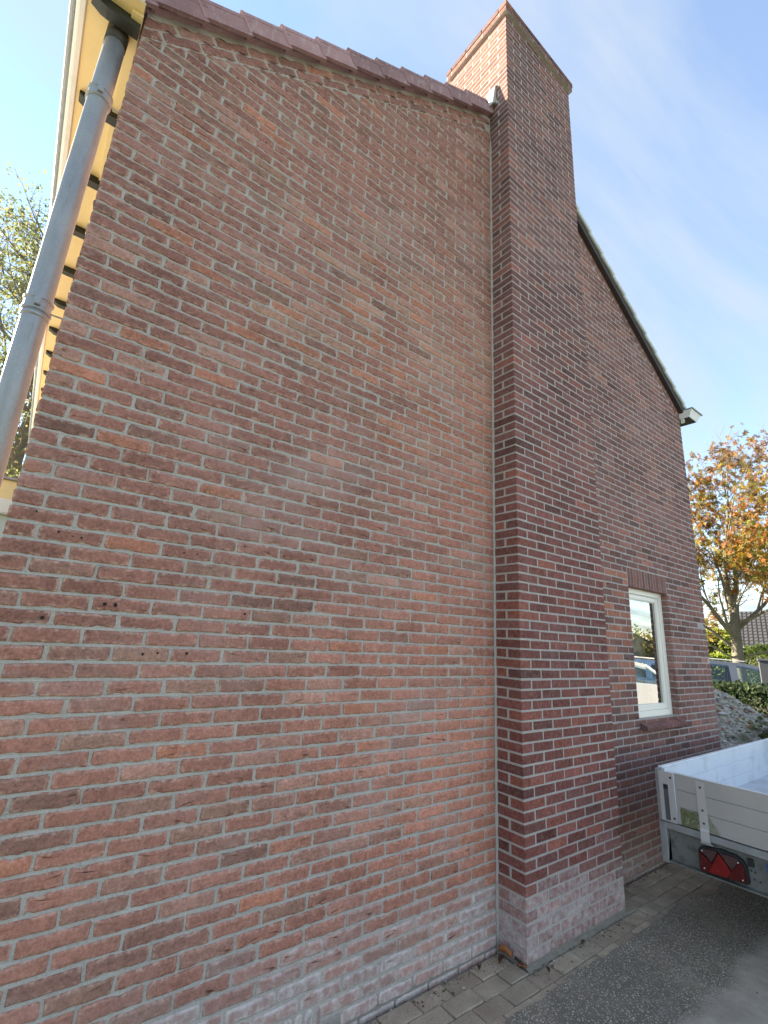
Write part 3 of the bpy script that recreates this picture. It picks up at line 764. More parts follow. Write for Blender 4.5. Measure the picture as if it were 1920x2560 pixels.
# ---- side and back walls (plain brickwork seen only from other positions)
sw_ = MB(); zt_ = verge_z(-W)-0.02
sw_.box(-W+0.012, -W+0.25, 0.03, DEP, GZ-0.1, zt_); sw_.box(XR-0.25, XR-0.012, 0.03, DEP, GZ-0.1, zt_); 
sw_.box(-W+0.25, XR-0.25, DEP-0.2, DEP, GZ-0.1, zt_)
sw_.box(-W+0.25, XR-0.25, 0.32, DEP-0.2, GZ-0.02, GZ+0.1)            # floor inside
sw_.add([(-W+.012, 0.03, zt_), (XR-.012, 0.03, zt_), (XM, 0.03, verge_z(XM)-.02), (-W+.012, DEP, zt_), (XR-.012, DEP, zt_), (XM, DEP, verge_z(XM)-.02)], [(3, 4, 5)])
def side_brick():
    t = NT('side_brickwork'); br = t.t.nodes.new('ShaderNodeTexBrick'); tcx = t.t.nodes.new('ShaderNodeSeparateXYZ'); t.t.links.new(t.pos(), tcx.inputs[0])
    cb_ = t.t.nodes.new('ShaderNodeCombineXYZ'); t.t.links.new(t.math('ADD', tcx.outputs[1], tcx.outputs[0]), cb_.inputs[0]); t.t.links.new(tcx.outputs[2], cb_.inputs[1])
    t.t.links.new(cb_.outputs[0], br.inputs['Vector']); br.inputs['Scale'].default_value = 1; br.inputs['Brick Width'].default_value = M; br.inputs['Row Height'].default_value = H; br.inputs['Mortar Size'].default_value = 0.006
    br.inputs['Color1'].default_value = (0.20, 0.10, 0.08, 1); br.inputs['Color2'].default_value = (0.28, 0.13, 0.085, 1); br.inputs['Mortar'].default_value = (0.3, 0.29, 0.27, 1)
    return t.finish(br.outputs[0], 0.9)
sw_.build('side_walls', side_brick(), house)

# ---- window
win = empty('window'); win.parent = house
FY = 0.062
def frame(x0, x1, z0, z1, wl, wr, wb, wt, y0, y1, name, mat, par, ch=0.004):
    m_ = MB()
    m_.box(x0, x0+wl, y0, y1, z0, z1, ch); m_.box(x1-wr, x1, y0, y1, z0, z1, ch)
    m_.box(x0+wl, x1-wr, y0+.0006, y1, z0, z0+wb, ch); m_.box(x0+wl, x1-wr, y0+.0006, y1, z1-wt, z1, ch)
    return m_.build(name, mat, par)
fr_ = frame(WX0-0.02, WX1+0.02-0.022, WZ0-0.004, WZ1+0.004, 0.085, 0.062, 0.055, 0.055, FY, FY+0.07, 'frame', M_pvc, win)
sa_ = frame(WX0+0.066, WX1-0.063, WZ0+0.052, WZ1-0.052, 0.045, 0.045, 0.045, 0.045, FY+0.014, FY+0.055, 'sash', M_pvc, win)
frame(WX0+0.108, WX1-0.106, WZ0+0.094, WZ1-0.094, 0.012, 0.012, 0.012, 0.012, FY+0.022, FY+0.05, 'glazing_bead', M_pvc, win, 0.003)
pn = MB(); pn.add([(WX0+0.1, FY+0.034, WZ0+0.09), (WX1-0.1, FY+0.034, WZ0+0.09), (WX1-0.1, FY+0.034, WZ1-0.09), (WX0+0.1, FY+0.034, WZ1-0.09)], [(0, 1, 2, 3)])
pn.build('pane', M_glass, win)
# room behind: pale net curtain at one side and a window board
M_room = plain('room_wall', (0.30, 0.29, 0.27), 0.9, 0.08); M_cur = plain('net_curtain', (0.55, 0.55, 0.52), 0.9, 0.08)
rm = MB(); rm.box(WX0-0.5, WX1+0.8, 1.9, 1.95, 0.3, 2.6); rm.build('room_wall', M_room, win)
cu = MB(); V = []
for i in range(40):
    x = WX1-0.30+0.32*i/39; V += [(x, 0.30+0.018*math.sin(i*0.9), 0.95), (x, 0.30+0.018*math.sin(i*0.9), 2.3)]
cu.add(V, [(2*i, 2*i+2, 2*i+3, 2*i+1) for i in range(39)]); cu.build('curtain', M_cur, win, True)
# brick-on-edge sill
sill = empty('sill'); sill.parent = win
ns = 14; x0 = WX0+0.0; sw2 = (WX1-WX0+0.01)/ns
for i in range(ns):
    a, b = x0+i*sw2+0.0025, x0+(i+1)*sw2-0.0025
    prof = [(FY+0.03, WZ0+0.004), (-0.060, WZ0-0.050), (-0.066, WZ0-0.056), (-0.064, WZ0-0.082), (-0.058, WZ0-0.088), (FY+0.03, WZ0-0.060)]
    m_ = MB(); dz = rb.gauss(0, 0.0012)
    m_.prism(prof, lambda y, z, d: (d, y, z+dz), a, b)
    c_ = mach_colour(1.0); c_ = (c_[0]*1.0+.02, c_[1]*1.2+.02, c_[2]*1.2+.02)
    m_.build('brick', M_brick_mach, sill, attrs={'tint': ('FLOAT_COLOR', [c_]*len(m_.v)), 'edge': ('FLOAT', [0.5]*len(m_.v)), 'salt': ('FLOAT', [0.0]*len(m_.v))})
m_ = MB(); m_.prism([(FY+0.03, WZ0+0.000), (-0.054, WZ0-0.051), (-0.056, WZ0-0.080), (FY+0.03, WZ0-0.058)], lambda y, z, d: (d, y, z), x0+0.003, WX1+0.007)
m_.build('mortar_bed', M_mortar_l, sill)

# ---- left eave: boxed gutter on dark brackets
SZ = 4.57; BH = 0.055
gl = MB(); gl.box(-2.985, -W-0.006, -0.11, DEP, SZ+BH, SZ+BH+0.015, 0.002); gut = gl.build('box_gutter', M_cream, house)
m_ = MB(); m_.box(-3.012, -2.985, -0.115, DEP, SZ+BH-0.012, SZ+BH+0.12, 0.003); m_.box(-3.030, -3.012, -0.118, DEP, SZ+BH+0.022, SZ+BH+0.13, 0.003); m_.build('fascia_board', M_white, gut)
m_ = MB(); m_.tube([(-3.052, -0.12, SZ+BH+0.105), (-3.052, DEP, SZ+BH+0.105)], 0.016, 8); m_.box(-3.05, -3.03, -0.12, DEP, SZ+BH+0.10, SZ+BH+0.135); m_.build('zinc_rim', M_zinc, gut)
m_ = MB(); m_.box(-3.012, -W-0.012, -0.135, -0.116, SZ+BH-0.012, SZ+BH+0.13, 0.003); m_.box(-3.0, -W-0.014, -0.150, -0.136, SZ+BH+0.04, SZ+BH+0.13, 0.003); m_.build('end_board', M_white, gut)
m_ = MB(); m_.box(-W-0.055, -W-0.004, -0.06, DEP, SZ+BH-0.018, SZ+BH+0.0, 0.002); m_.build('wall_batten', M_cream, gut)
for i in range(15):
    y = -0.02+0.578*i; m_ = MB()
    x_out, x_in = -2.965, -W-0.008
    prof = [(x_in, SZ+BH-.001), (x_out, SZ+BH-.001), (x_out, SZ+BH-0.022), (x_out+0.02, SZ+BH-0.034), (x_out+0.045, SZ+0.004), (x_out+0.07, SZ), (x_in, SZ)]
    m_.prism(prof, lambda a, b, d: (a, d, b), y, y+0.062); m_.build('bracket', M_dark, gut)
# ---- downpipe
PX, PY, PR = -2.836, 0.10, 0.0475
m_ = MB(); m_.tube([(PX, PY, GZ), (PX, PY, 2.86), (PX, PY, 4.20), (PX, PY, SZ+BH-0.004)], PR, 28); pipe = m_.build('downpipe', M_zinc, house, True)
m_ = MB(); m_.tube([(PX, PY, SZ-0.055), (PX, PY, SZ+BH-0.003)], PR+0.0025, 28); m_.build('dark_pipe_top', M_zincd, pipe, True)  # darker sleeve round the top end of the pipe
def clamp(z):
    m_ = MB()
    for dz in (-0.026, 0.026):
        m_.tube([(PX, PY, z+dz-0.008), (PX, PY, z+dz-0.004), (PX, PY, z+dz+0.004), (PX, PY, z+dz+0.008)], [PR+.002, PR+.008, PR+.008, PR+.002], 28)
    m_.tube([(PX, PY, z-0.02), (PX, PY, z+0.02)], PR+0.003, 28)
    m_.box(PX-0.012, PX+0.012, PY-PR-0.020, PY-PR-0.002, z-0.018, z+0.018, 0.003)
    m_.tube([(PX+PR, PY, z-0.01), (-W+0.02, PY, z-0.01)], 0.004, 6)
    m_.build('clamp', M_zinc, pipe)
clamp(4.144); clamp(2.925)
m_ = MB(); m_.tube([(PX, PY, 2.865), (PX, PY, 2.872), (PX, PY, 2.89)], [PR+.001, PR+.005, PR+.0045], 28); m_.build('socket_ring', M_zinc, pipe, True)

# ---- flat-roofed bay on the left side, only its corner shows
bay = empty('side_bay'); bay.parent = house
m_ = MB(); m_.box(-4.6, -W-0.03, 1.02, 3.6, 2.262, 2.372, 0.004); m_.build('fascia', M_cream, bay)
m_ = MB(); m_.box(-4.65, -W-0.03, 1.00, 3.62, 2.372, 2.384, 0.002); m_.build('roof_edge', M_zinc, bay)
m_ = MB(); m_.box(-4.62, -W-0.018, 0.985, 3.6, 2.182, 2.260, 0.004); m_.build('trim_board', M_white, bay)
m_ = MB(); m_.box(-4.55, -W-0.012, 1.04, 3.58, GZ, 2.180, 0.004); m_.build('bay_wall', plain('pale_green_panel', (0.62, 0.66, 0.62), 0.5, 0.05), bay)
m_ = MB(); m_.box(-W-0.026, -W+0.03, 1.03, 1.3, 2.27, 2.50, 0.006); m_.build('corner_brickwork', plain('sunlit_brick_yellow', (0.62, 0.42, 0.18), 0.9, 0.25, 20, 90, bump=0.6, bdist=0.01), bay)  # brick corner with the yellow of sunlight put into its colour
# ---- right eave: white box gutter, its end standing proud of the gable
XG = XR+0.006
def gpt(x, y, z): return (x, y, z)
m_ = MB()
A = [(XG, -0.150, 4.718), (XG+0.30, -0.150, 4.718), (XG+0.235, -0.112, 4.612), (XG, -0.112, 4.612)]
B = [(XG, DEP, 4.718), (XG+0.30, DEP, 4.718), (XG+0.235, DEP, 4.612), (XG, DEP, 4.612)]
t_ = 0.012
m_.add(A+B, [(0, 1, 2, 3), (0, 3, 7, 4), (1, 5, 6, 2), (4, 7, 6, 5)])
gut2 = m_.build('box_gutter', M_white, house)
m_ = MB(); m_.box(XG-0.004, XG+0.325, -0.165, DEP, 4.719, 4.735, 0.003); m_.build('zinc_rim', M_zinc, gut2)
m_ = MB(); m_.box(XG+0.014, XG+0.218, -0.096, DEP, 4.602, 4.611, 0.001); m_.build('soffit_panel', M_batten, gut2)
m_ = MB(); m_.box(XG, XG+0.013, -0.05, -0.008, 4.55, 4.611, 0.002); m_.build('trim_strip', M_white, gut2)

# ================================================================= TRAILER (parked along the wall)
tr = empty('flatbed_trailer', (0, 0, 0))
tag(tr, 'grey aluminium flatbed trailer with drop sides parked close to the brick wall', 'trailer')
TX, TY, TT, TBt = 1.20, -0.438, 0.852, 0.537        # rear face x, left face y, top, underside of boards
TYR, TXF = -2.06, 4.35
def tb(name, x0, x1, y0, y1, z0, z1, mat, par, ch=0.003): 
    m_ = MB(); m_.box(x0, x1, y0, y1, z0, z1, ch); return m_.build(name, mat, par)
# floor and chassis
tb('floor', TX+0.03, TXF-0.02, TYR+0.02, TY-0.02, 0.536, 0.560, plain('grey_floor_sheet', (0.50, 0.51, 0.54), 0.55, 0.15, 3, 80, dirt=(0.14, 0.14, 0.12), dirt_amt=0.4), tr)
ch_ = MB()
for y in (TY-0.30, TYR+0.30): ch_.box(TX+0.05, TXF+0.3, y-0.03, y+0.03, 0.40, 0.534, 0.004)
for x in (TX+0.6, TX+1.4, TX+2.2, TX+3.0): ch_.box(x, x+0.05, TYR+0.04, TY-0.05, 0.48, 0.533, 0.003)
chs = ch_.build('chassis', M_galv, tr)
# left and right drop sides, front board: three extruded planks each
def mossy_alu():
    t = NT('mossy_aluminium'); P = t.pos(); sp = t.t.nodes.new('ShaderNodeSeparateXYZ'); t.t.links.new(P, sp.inputs[0])
    br = t.noise(160, 2, stretch=(1, 0.08, 1)); c = t.mul((0.45, 0.435, 0.42), t.math('ADD', t.math('MULTIPLY', t.noise(6, 4), 0.22), t.math('ADD', 0.80, t.math('MULTIPLY', br, 0.12))))
    # algae where leaves sat behind the hinge strap
    yy = sp.outputs[1]; z = sp.outputs[2]; nn = t.noise(26, 5, 0.7); n2 = t.noise(60, 4, 0.7)
    a = t.math('MULTIPLY', t.ramp(t.math('ADD', z, t.math('MULTIPLY', t.math('SUBTRACT', n2, 0.5), 0.035)), 0.648, 0.632), t.math('MULTIPLY', t.ramp(yy, -0.575, -0.590), t.ramp(yy, -0.705, -0.69)))
    a = t.math('MULTIPLY', a, t.ramp(nn, 0.30, 0.5, 0.55, 1))
    tri = t.math('ADD', t.math('MULTIPLY', t.math('SUBTRACT', z, 0.545), 0.62), t.math('MULTIPLY', t.math('ADD', yy, 0.755), -1.0))
    b = t.math('MULTIPLY', t.ramp(t.math('ADD', tri, t.math('MULTIPLY', t.math('SUBTRACT', n2, .5), .05)), 0.075, 0.045), t.math('MULTIPLY', t.ramp(nn, 0.35, 0.6, 0.25, 0.85), t.ramp(z, 0.70, 0.60)))
    b = t.math('MULTIPLY', b, t.ramp(yy, -0.745, -0.752)); 
    alg = t.mix(t.ramp(nn, 0.35, 0.7), (0.055, 0.06, 0.018), (0.30, 0.30, 0.20)); alg = t.mix(t.ramp(n2, .45, .6), alg, (0.075, 0.095, 0.012))
    c = t.mix(t.math('MAXIMUM', a, b), c, alg)
    return t.finish(c, 0.45, t.math('MULTIPLY', t.math('SUBTRACT', 1.0, t.math('MAXIMUM', a, b)), 0.45), t.bump(br, 0.06, 0.001))
M_tail = mossy_alu()
ph_ = (TT-TBt)/3
tail = empty('tailboard'); tail.parent = tr
for i in range(3): tb('plank', TX+0.004, TX+0.028, TYR+0.05, TY-0.124, TBt+i*ph_+0.0008, TBt+(i+1)*ph_-0.0008-(0.004 if i == 2 else 0), M_tail, tail, 0.0022)
tb('top_rail', TX+0.002, TX+0.030, TYR+0.05, TY-0.07, TT-0.0045, TT-0.001, M_alu_lit, tail, 0.001)
def side_boards(name, y0, y1):
    e_ = empty(name); e_.parent = tr
    for i in range(3): tb('plank', TX+0.05, TXF-0.05, y0, y1, TBt+i*ph_+0.001, TBt+(i+1)*ph_-0.001, M_alu_lit, e_, 0.002)
    tb('top_rail', TX+0.05, TXF-0.05, y0-0.004, y1+0.004, TT, TT+0.012, M_alu_lit, e_, 0.003)
    return e_
side_boards('drop_side', TY-0.030, TY-0.006); side_boards('drop_side', TYR+0.006, TYR+0.030)
fb = empty('front_board'); fb.parent = tr
for i in range(3): tb('plank', TXF-0.03, TXF-0.006, TYR+0.05, TY-0.05, TBt+i*ph_+0.001, TBt+(i+1)*ph_-0.001, M_alu, fb, 0.002)
# corner posts
for y0, y1 in ((TY-0.048, TY), (TYR, TYR+0.048)):
    for x0, x1 in ((TX+0.002, TX+0.050), (TXF-0.05, TXF)):
        tb('corner_post', x0, x1, y0, y1, TBt-0.004, TT+0.002, M_galv, tr, 0.003)
# end fitting with the latch slot (plate with an opening)
m_ = MB(); ya, yb = TY-0.024, TY-0.123; sy0, sy1, sz0, sz1 = TY-0.049, TY-0.082, 0.545, 0.766
xs0, xs1 = TX-0.004, TX+0.003
m_.box(xs0, xs1, sy0, ya, TBt+0.0, TT-0.006, 0.001); m_.box(xs0, xs1, yb, sy1, TBt, TT-0.006, 0.001)
m_.box(xs0+.0003, xs1, sy1, sy0, sz1, TT-0.006, 0.001); m_.box(xs0+.0003, xs1, sy1, sy0, TBt, sz0, 0.001)
lat = m_.build('latch_plate', M_alu, tr)
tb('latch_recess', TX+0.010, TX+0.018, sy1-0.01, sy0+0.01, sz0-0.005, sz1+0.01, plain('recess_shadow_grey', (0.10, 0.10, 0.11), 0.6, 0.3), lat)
tb('latch_pin', TX+0.003, TX+0.010, sy1, sy0, sz1-0.03, sz1-0.001, M_black, lat, 0.001)
def bolt(y, z, x, par, r=0.007, mat=M_bolt):
    m_ = MB(); m_.tube([(x+0.002, y, z), (x-0.004, y, z), (x-0.006, y, z)], [r, r, r*0.6], 8); m_.build('bolt', mat, par)
bolt(TY-0.105, 0.815, TX-0.004, lat); bolt(TY-0.108, 0.566, TX-0.004, lat)
# hinge straps
def strap(y):
    m_ = MB(); prof = [(TX+0.002, 0.834), (TX-0.005, 0.834), (TX-0.006, 0.560), (TX-0.012, 0.545), (TX-0.013, 0.486), (TX-0.008, 0.476), (TX-0.002, 0.478), (TX-0.006, 0.545), (TX+0.002, 0.56)]
    m_.prism(prof, lambda a, b, d: (a, d, b), y-0.026, y+0.026); s_ = m_.build('hinge_strap', M_alu, tr)
    for z in (0.80, 0.665, 0.590): bolt(y, z, TX-0.005, s_, 0.0065)
    m_ = MB(); m_.tube([(TX-0.004, y-0.036, 0.474), (TX-0.004, y+0.03, 0.474)], 0.007, 10); m_.build('hinge_pin', M_galv, s_)
strap(-0.726); strap(-1.78)
# rear cross beam, light board with folded lip, corner leg
tb('rear_beam', TX+0.001, TX+0.045, TYR+0.05, TY-0.036, 0.488, TBt-0.006, M_galv, tr, 0.004)
tb('corner_leg', TX-0.001, TX+0.04, TY-0.046, TY+0.0, 0.282, TBt-0.008, M_galv, tr, 0.004)
tb('corner_leg', TX-0.001, TX+0.04, TYR+0.0, TYR+0.046, 0.282, TBt-0.008, M_galv, tr, 0.004)
m_ = MB(); m_.prism([(TX+0.040, 0.486), (TX+0.048, 0.486), (TX+0.048, 0.300), (TX+0.0, 0.296), (TX-0.002, 0.292), (TX+0.050, 0.290), (TX+0.056, 0.486)][:2]+[(TX+0.048, 0.300), (TX-0.003, 0.300), (TX-0.003, 0.292), (TX+0.042, 0.291)], lambda a, b, d: (a, d, b), TYR+0.05, TY-0.048)
lb = m_.build('light_board', M_galvd, tr)
# light cluster
def lamp(yl, sgn):
    par = empty('tail_light'); par.parent = tr
    def P2(u, z): return (yl-sgn*u, z)
    body = [(0.0, 0.306), (0.0, 0.42), (0.012, 0.437), (0.03, 0.444), (0.10, 0.452), (0.12, 0.458), (0.205, 0.452), (0.235, 0.437), (0.252, 0.41), (0.258, 0.335), (0.250, 0.322)]
    ce = (0.13, 0.38)
    def shp(poly, x0, x1, name, mat, shr=0.0):
        m_ = MB(); po = [P2(*p) for p in poly]
        if sgn > 0: po = po[::-1]
        m_.prism(po, lambda a, b, d: (d, a, b), x0, x1); return m_.build(name, mat, par)
    shp([(ce[0]+(u-ce[0])*1.04, ce[1]+(z-ce[1])*1.07) for u, z in body], TX+0.010, TX+0.040, 'housing', M_black)
    xf = TX-0.006
    shp([(0.004, 0.312), (0.004, 0.418), (0.075, 0.372), (0.045, 0.318)], xf, TX+0.011, 'lens', M_redd)
    shp([(0.016, 0.430), (0.028, 0.440), (0.112, 0.448), (0.072, 0.378)], xf+.001, TX+0.011, 'reversing_lens', M_smoke)
    shp([(0.048, 0.318), (0.118, 0.440), (0.178, 0.362), (0.150, 0.322)], xf-.002, TX+0.011, 'reflector', M_red)
    shp([(0.124, 0.446), (0.200, 0.448), (0.226, 0.434), (0.182, 0.372)], xf+.001, TX+0.011, 'fog_lens', M_smoke)
    shp([(0.154, 0.322), (0.181, 0.366), (0.230, 0.432), (0.247, 0.408), (0.254, 0.338), (0.246, 0.328)], xf, TX+0.011, 'lens', M_redd)
    for u, z in ((0.028, 0.332), (0.024, 0.428), (0.222, 0.428), (0.236, 0.340)):
        y_, z_ = P2(u, z); m_ = MB(); m_.tube([(xf+.001, y_, z_), (xf-0.003, y_, z_)], 0.004, 8); m_.build('screw', M_plate, par)
lamp(-0.672, 1); lamp(-1.83, -1)
for (y, z) in ((-0.945, 0.395), (-0.965, 0.392), (-0.955, 0.352), (-0.985, 0.348)): bolt(y, z, TX+0.040, lb, 0.0055)
tb('cable_bracket', TX+0.02, TX+0.04, -0.965, -0.935, 0.42, 0.46, M_black, lb, 0.002)
plt = tb('number_plate', TX+0.026, TX+0.032, -1.56, -1.072, 0.352, 0.462, M_plate, tr, 0.003)
tb('blue_strip', TX+0.024, TX+0.033, -1.073, -1.031, 0.353, 0.461, M_blue, plt, 0.002)
# wheels
for y0, y1 in ((TY-0.42, TY-0.24), (TYR+0.24, TYR+0.42)):
    wx, wz, wr = TX+1.55, GZ+0.285, 0.28
    wh = empty('wheel'); wh.parent = tr
    m_ = MB(); ym = (y0+y1)/2
    m_.tube([(wx, y0, wz), (wx, y0+0.02, wz), (wx, y1-0.02, wz), (wx, y1, wz)], [wr-0.03, wr, wr, wr-0.03], 28); m_.build('tyre', M_black, wh, True)
    m_ = MB(); m_.tube([(wx, y0-0.004, wz), (wx, y1+0.004, wz)], 0.16, 20); m_.build('rim', M_galv, wh)
m_ = MB(); m_.tube([(TX+1.55, TY-0.2, GZ+0.285), (TX+1.55, TYR+0.2, GZ+0.285)], 0.035, 10); m_.build('axle', M_galv, tr)
m_ = MB(); m_.box(TXF+0.29, TXF+1.3, -1.29, -1.21, 0.36, 0.44, 0.005); m_.build('drawbar', M_galv, tr)

# ================================================================= LITTER AT THE FOOT OF THE WALL
M_dry = plain('dry_leaf', (0.30, 0.115, 0.035), 0.7, 0.4, 25, 90); M_dryd = plain('dark_dry_leaf', (0.075, 0.035, 0.018), 0.8, 0.4, 25, 90)
def litter(loc, L, wd, rz, tilt, mat, label, curl=0.3):
    V, Fc = [], []; n = 9
    for i in range(n+1):
        t = i/n; wid = wd*math.sin(math.pi*min(1, t*0.92+0.06))**0.8*0.5
        for s in (-1, -0.5, 0, 0.5, 1):
            V.append((L*(t-0.5), s*wid, 0.004+curl*wd*(abs(s)**1.5)*0.8+0.12*L*math.sin(t*3)))
    for i in range(n):
        for k in range(4): b = i*5+k; Fc.append((b, b+5, b+6, b+1))
    o = new_mesh('fallen_leaf', V, Fc, mat, None, True); o.location = loc; o.rotation_euler = (tilt, 0, rz)
    md = o.modifiers.new('thick', 'SOLIDIFY'); md.thickness = 0.0012
    tag(o, label, 'leaf', 'fallen leaves at the foot of the wall'); return o
litter((-0.035, -0.075, GZ+0.022), 0.085, 0.055, R(100), R(35), M_dry, 'curled orange brown leaf in the corner between wall and chimney breast', 0.6)
litter((-0.075, -0.085, GZ+0.008), 0.06, 0.03, R(20), 0, M_dryd, 'small dark leaf left of the curled orange leaf', 0.7)
litter((-0.012, -0.150, GZ+0.008), 0.07, 0.03, R(70), R(20), M_dryd, 'dark leaf scrap against the left face of the chimney breast', 0.7)
litter((-0.010, -0.185, GZ+0.006), 0.05, 0.03, R(130), 0, M_dry, 'brown leaf scrap nearest the front corner of the chimney breast', 0.5)
litter((-0.225, -0.055, GZ+0.006), 0.032, 0.02, R(40), 0, M_dryd, 'tiny dark leaf crumb lying on the pavers left of the corner', 0.6)
litter((0.50, -0.245, GZ+0.006), 0.04, 0.02, R(10), 0, M_dryd, 'small dark leaf below the middle of the chimney breast', 0.6)
litter((1.30, -0.03, GZ+0.006), 0.045, 0.022, R(10), 0, M_dry, 'small brown leaf just right of the chimney breast', 0.6)
litter((0.09, -0.275, GZ+0.006), 0.035, 0.02, R(60), 0, M_dryd, 'dark crumb in the paver joint in front of the chimney breast', 0.6)

V2, F2, T2 = [], [], []; rg_ = random.Random(12)
for _ in range(1500):
    x = rg_.uniform(-1.9, 4.0); base_y = -D if 0 < x < CW else 0.0
    y = base_y-0.012-abs(rg_.gauss(0, 0.05)) if rg_.random() < 0.72 else rg_.uniform(-1.3, -0.3)
    if 0 < x < CW and y > -D-0.01: continue
    s_ = rg_.uniform(0.0015, 0.005) if rg_.random() < 0.9 else rg_.uniform(0.005, 0.009)
    b = len(V2); z = GZ+0.001+(0.007 if y < -0.38 else 0)
    for d in ((1, 0, 0), (-1, 0, 0), (0, 1, 0), (0, -1, 0), (0, 0, 1), (0, 0, -0.6)):
        V2.append((x+d[0]*s_*rg_.uniform(.7, 1.8), y+d[1]*s_*rg_.uniform(.7, 1.5), z+d[2]*s_*0.8))
    F2 += [(b, b+2, b+4), (b+2, b+1, b+4), (b+1, b+3, b+4), (b+3, b, b+4), (b+2, b, b+5), (b+1, b+2, b+5), (b+3, b+1, b+5), (b, b+3, b+5)]
    T2 += [rg_.choice(((0.10, 0.06, 0.035), (0.06, 0.045, 0.03), (0.40, 0.36, 0.29), (0.22, 0.19, 0.15), (0.08, 0.09, 0.04), (0.28, 0.13, 0.09)))]*6
t = NT('grit'); t.finish(t.attr('tint'), 0.9); o = new_mesh('grit', V2, F2, t.m, None, attrs={'tint': ('FLOAT_COLOR', T2)})
tag(o, 'loose grit and crumbs scattered on the paving along the wall foot', 'grit', kind='stuff')

# ================================================================= BACKGROUND
def leaves_mesh(name, centres, size, cols, rg, parent, per=1, palm=False, mat=None, flat=0.0, spread=0.0):
    V, Fc, T = [], [], []
    for (c, col) in centres:
        for _ in range(per):
            cc = Vector(c)+Vector((rg.gauss(0, spread), rg.gauss(0, spread), rg.gauss(0, spread*0.8)))
            n_ = Vector((rg.gauss(0, 1), rg.gauss(0, 1), rg.gauss(0, 1)+flat)).normalized()
            a = n_.orthogonal().normalized(); a = Matrix.Rotation(rg.uniform(0, 6.28), 3, n_) @ a; b = n_.cross(a)
            s = size*rg.uniform(0.65, 1.3); k = rg.uniform(0.75, 1.25); tc_ = tuple(x*k for x in col)
            if palm:
                for q in range(5):
                    an = R(-80+40*q)+rg.gauss(0, .08); L = s*(1-0.28*abs(q-2)/2)
                    d = a*math.cos(an)+b*math.sin(an); e = b*math.cos(an)-a*math.sin(an); dr = n_*(-0.25*L)
                    i = len(V); V += [tuple(cc), tuple(cc+d*L*0.62+e*L*0.17+dr*.4), tuple(cc+d*L+dr), tuple(cc+d*L*0.62-e*L*0.17+dr*.4)]; Fc.append((i, i+1, i+2, i+3)); T += [tc_]*4
            else:
                i = len(V); V += [tuple(cc), tuple(cc+a*s*.5+b*s*.32+n_*s*.08), tuple(cc+a*s), tuple(cc+a*s*.5-b*s*.32+n_*s*.08)]; Fc.append((i, i+1, i+2, i+3)); T += [tc_]*4
    return new_mesh(name, V, Fc, mat or M_leaf, parent, attrs={'tint': ('FLOAT_COLOR', T)})

def grow(rg, base, d0, L0, r0, levels, spread, up, ends, mb, segs=4, kids=(3, 4), shrink=0.68, start=0.45):
    """recursive limbs; collects twig ends"""
    def rec(p, d, L, r, lv):
        pts = [p]; rads = [r]; q = p.copy(); dd = d.copy()
        for i in range(segs):
            dd = (dd+Vector((rg.gauss(0, .10), rg.gauss(0, .10), rg.gauss(0, .06)+up*0.10))).normalized()
            q = q+dd*(L/segs); pts.append(q.copy()); rads.append(r*(1-0.55*(i+1)/segs))
        mb.tube(pts, rads, 9 if lv >= levels-1 else 5 if lv > 1 else 3, cap=False)
        if lv <= 1:
            for t in range(2, segs+1): ends.append((pts[t], dd))
        if lv == 0: return
        nk = rg.randint(*kids)
        for k in range(nk):
            t = start+(1-start)*(k+rg.random()*0.6)/nk; fi = min(segs-1, int(t*segs)); pp = pts[fi].lerp(pts[fi+1], t*segs-fi)
            ax = dd.orthogonal().normalized(); ax = Matrix.Rotation(rg.uniform(0, 6.28), 3, dd) @ ax
            nd = (dd*math.cos(spread)+ax*math.sin(spread)*rg.uniform(0.7, 1.2)).normalized()
            rec(pp, nd, L*shrink*rg.uniform(0.8, 1.15), max(r*(1-0.55*t)*0.62, 0.006), lv-1)
        rec(q, dd, L*shrink, max(r*0.45, 0.006), lv-1)
    rec(Vector(base), Vector(d0).normalized(), L0, r0, levels)

def dirpt(x, y, dist):
    """a point seen at picture position x, y at a horizontal distance: used once to survey where things stand"""
    d = rgt*((x-CX)/F_PX)-upv*((y-CY)/F_PX)+fwd; k = dist/math.hypot(d.x, d.y); return CAM+d*k

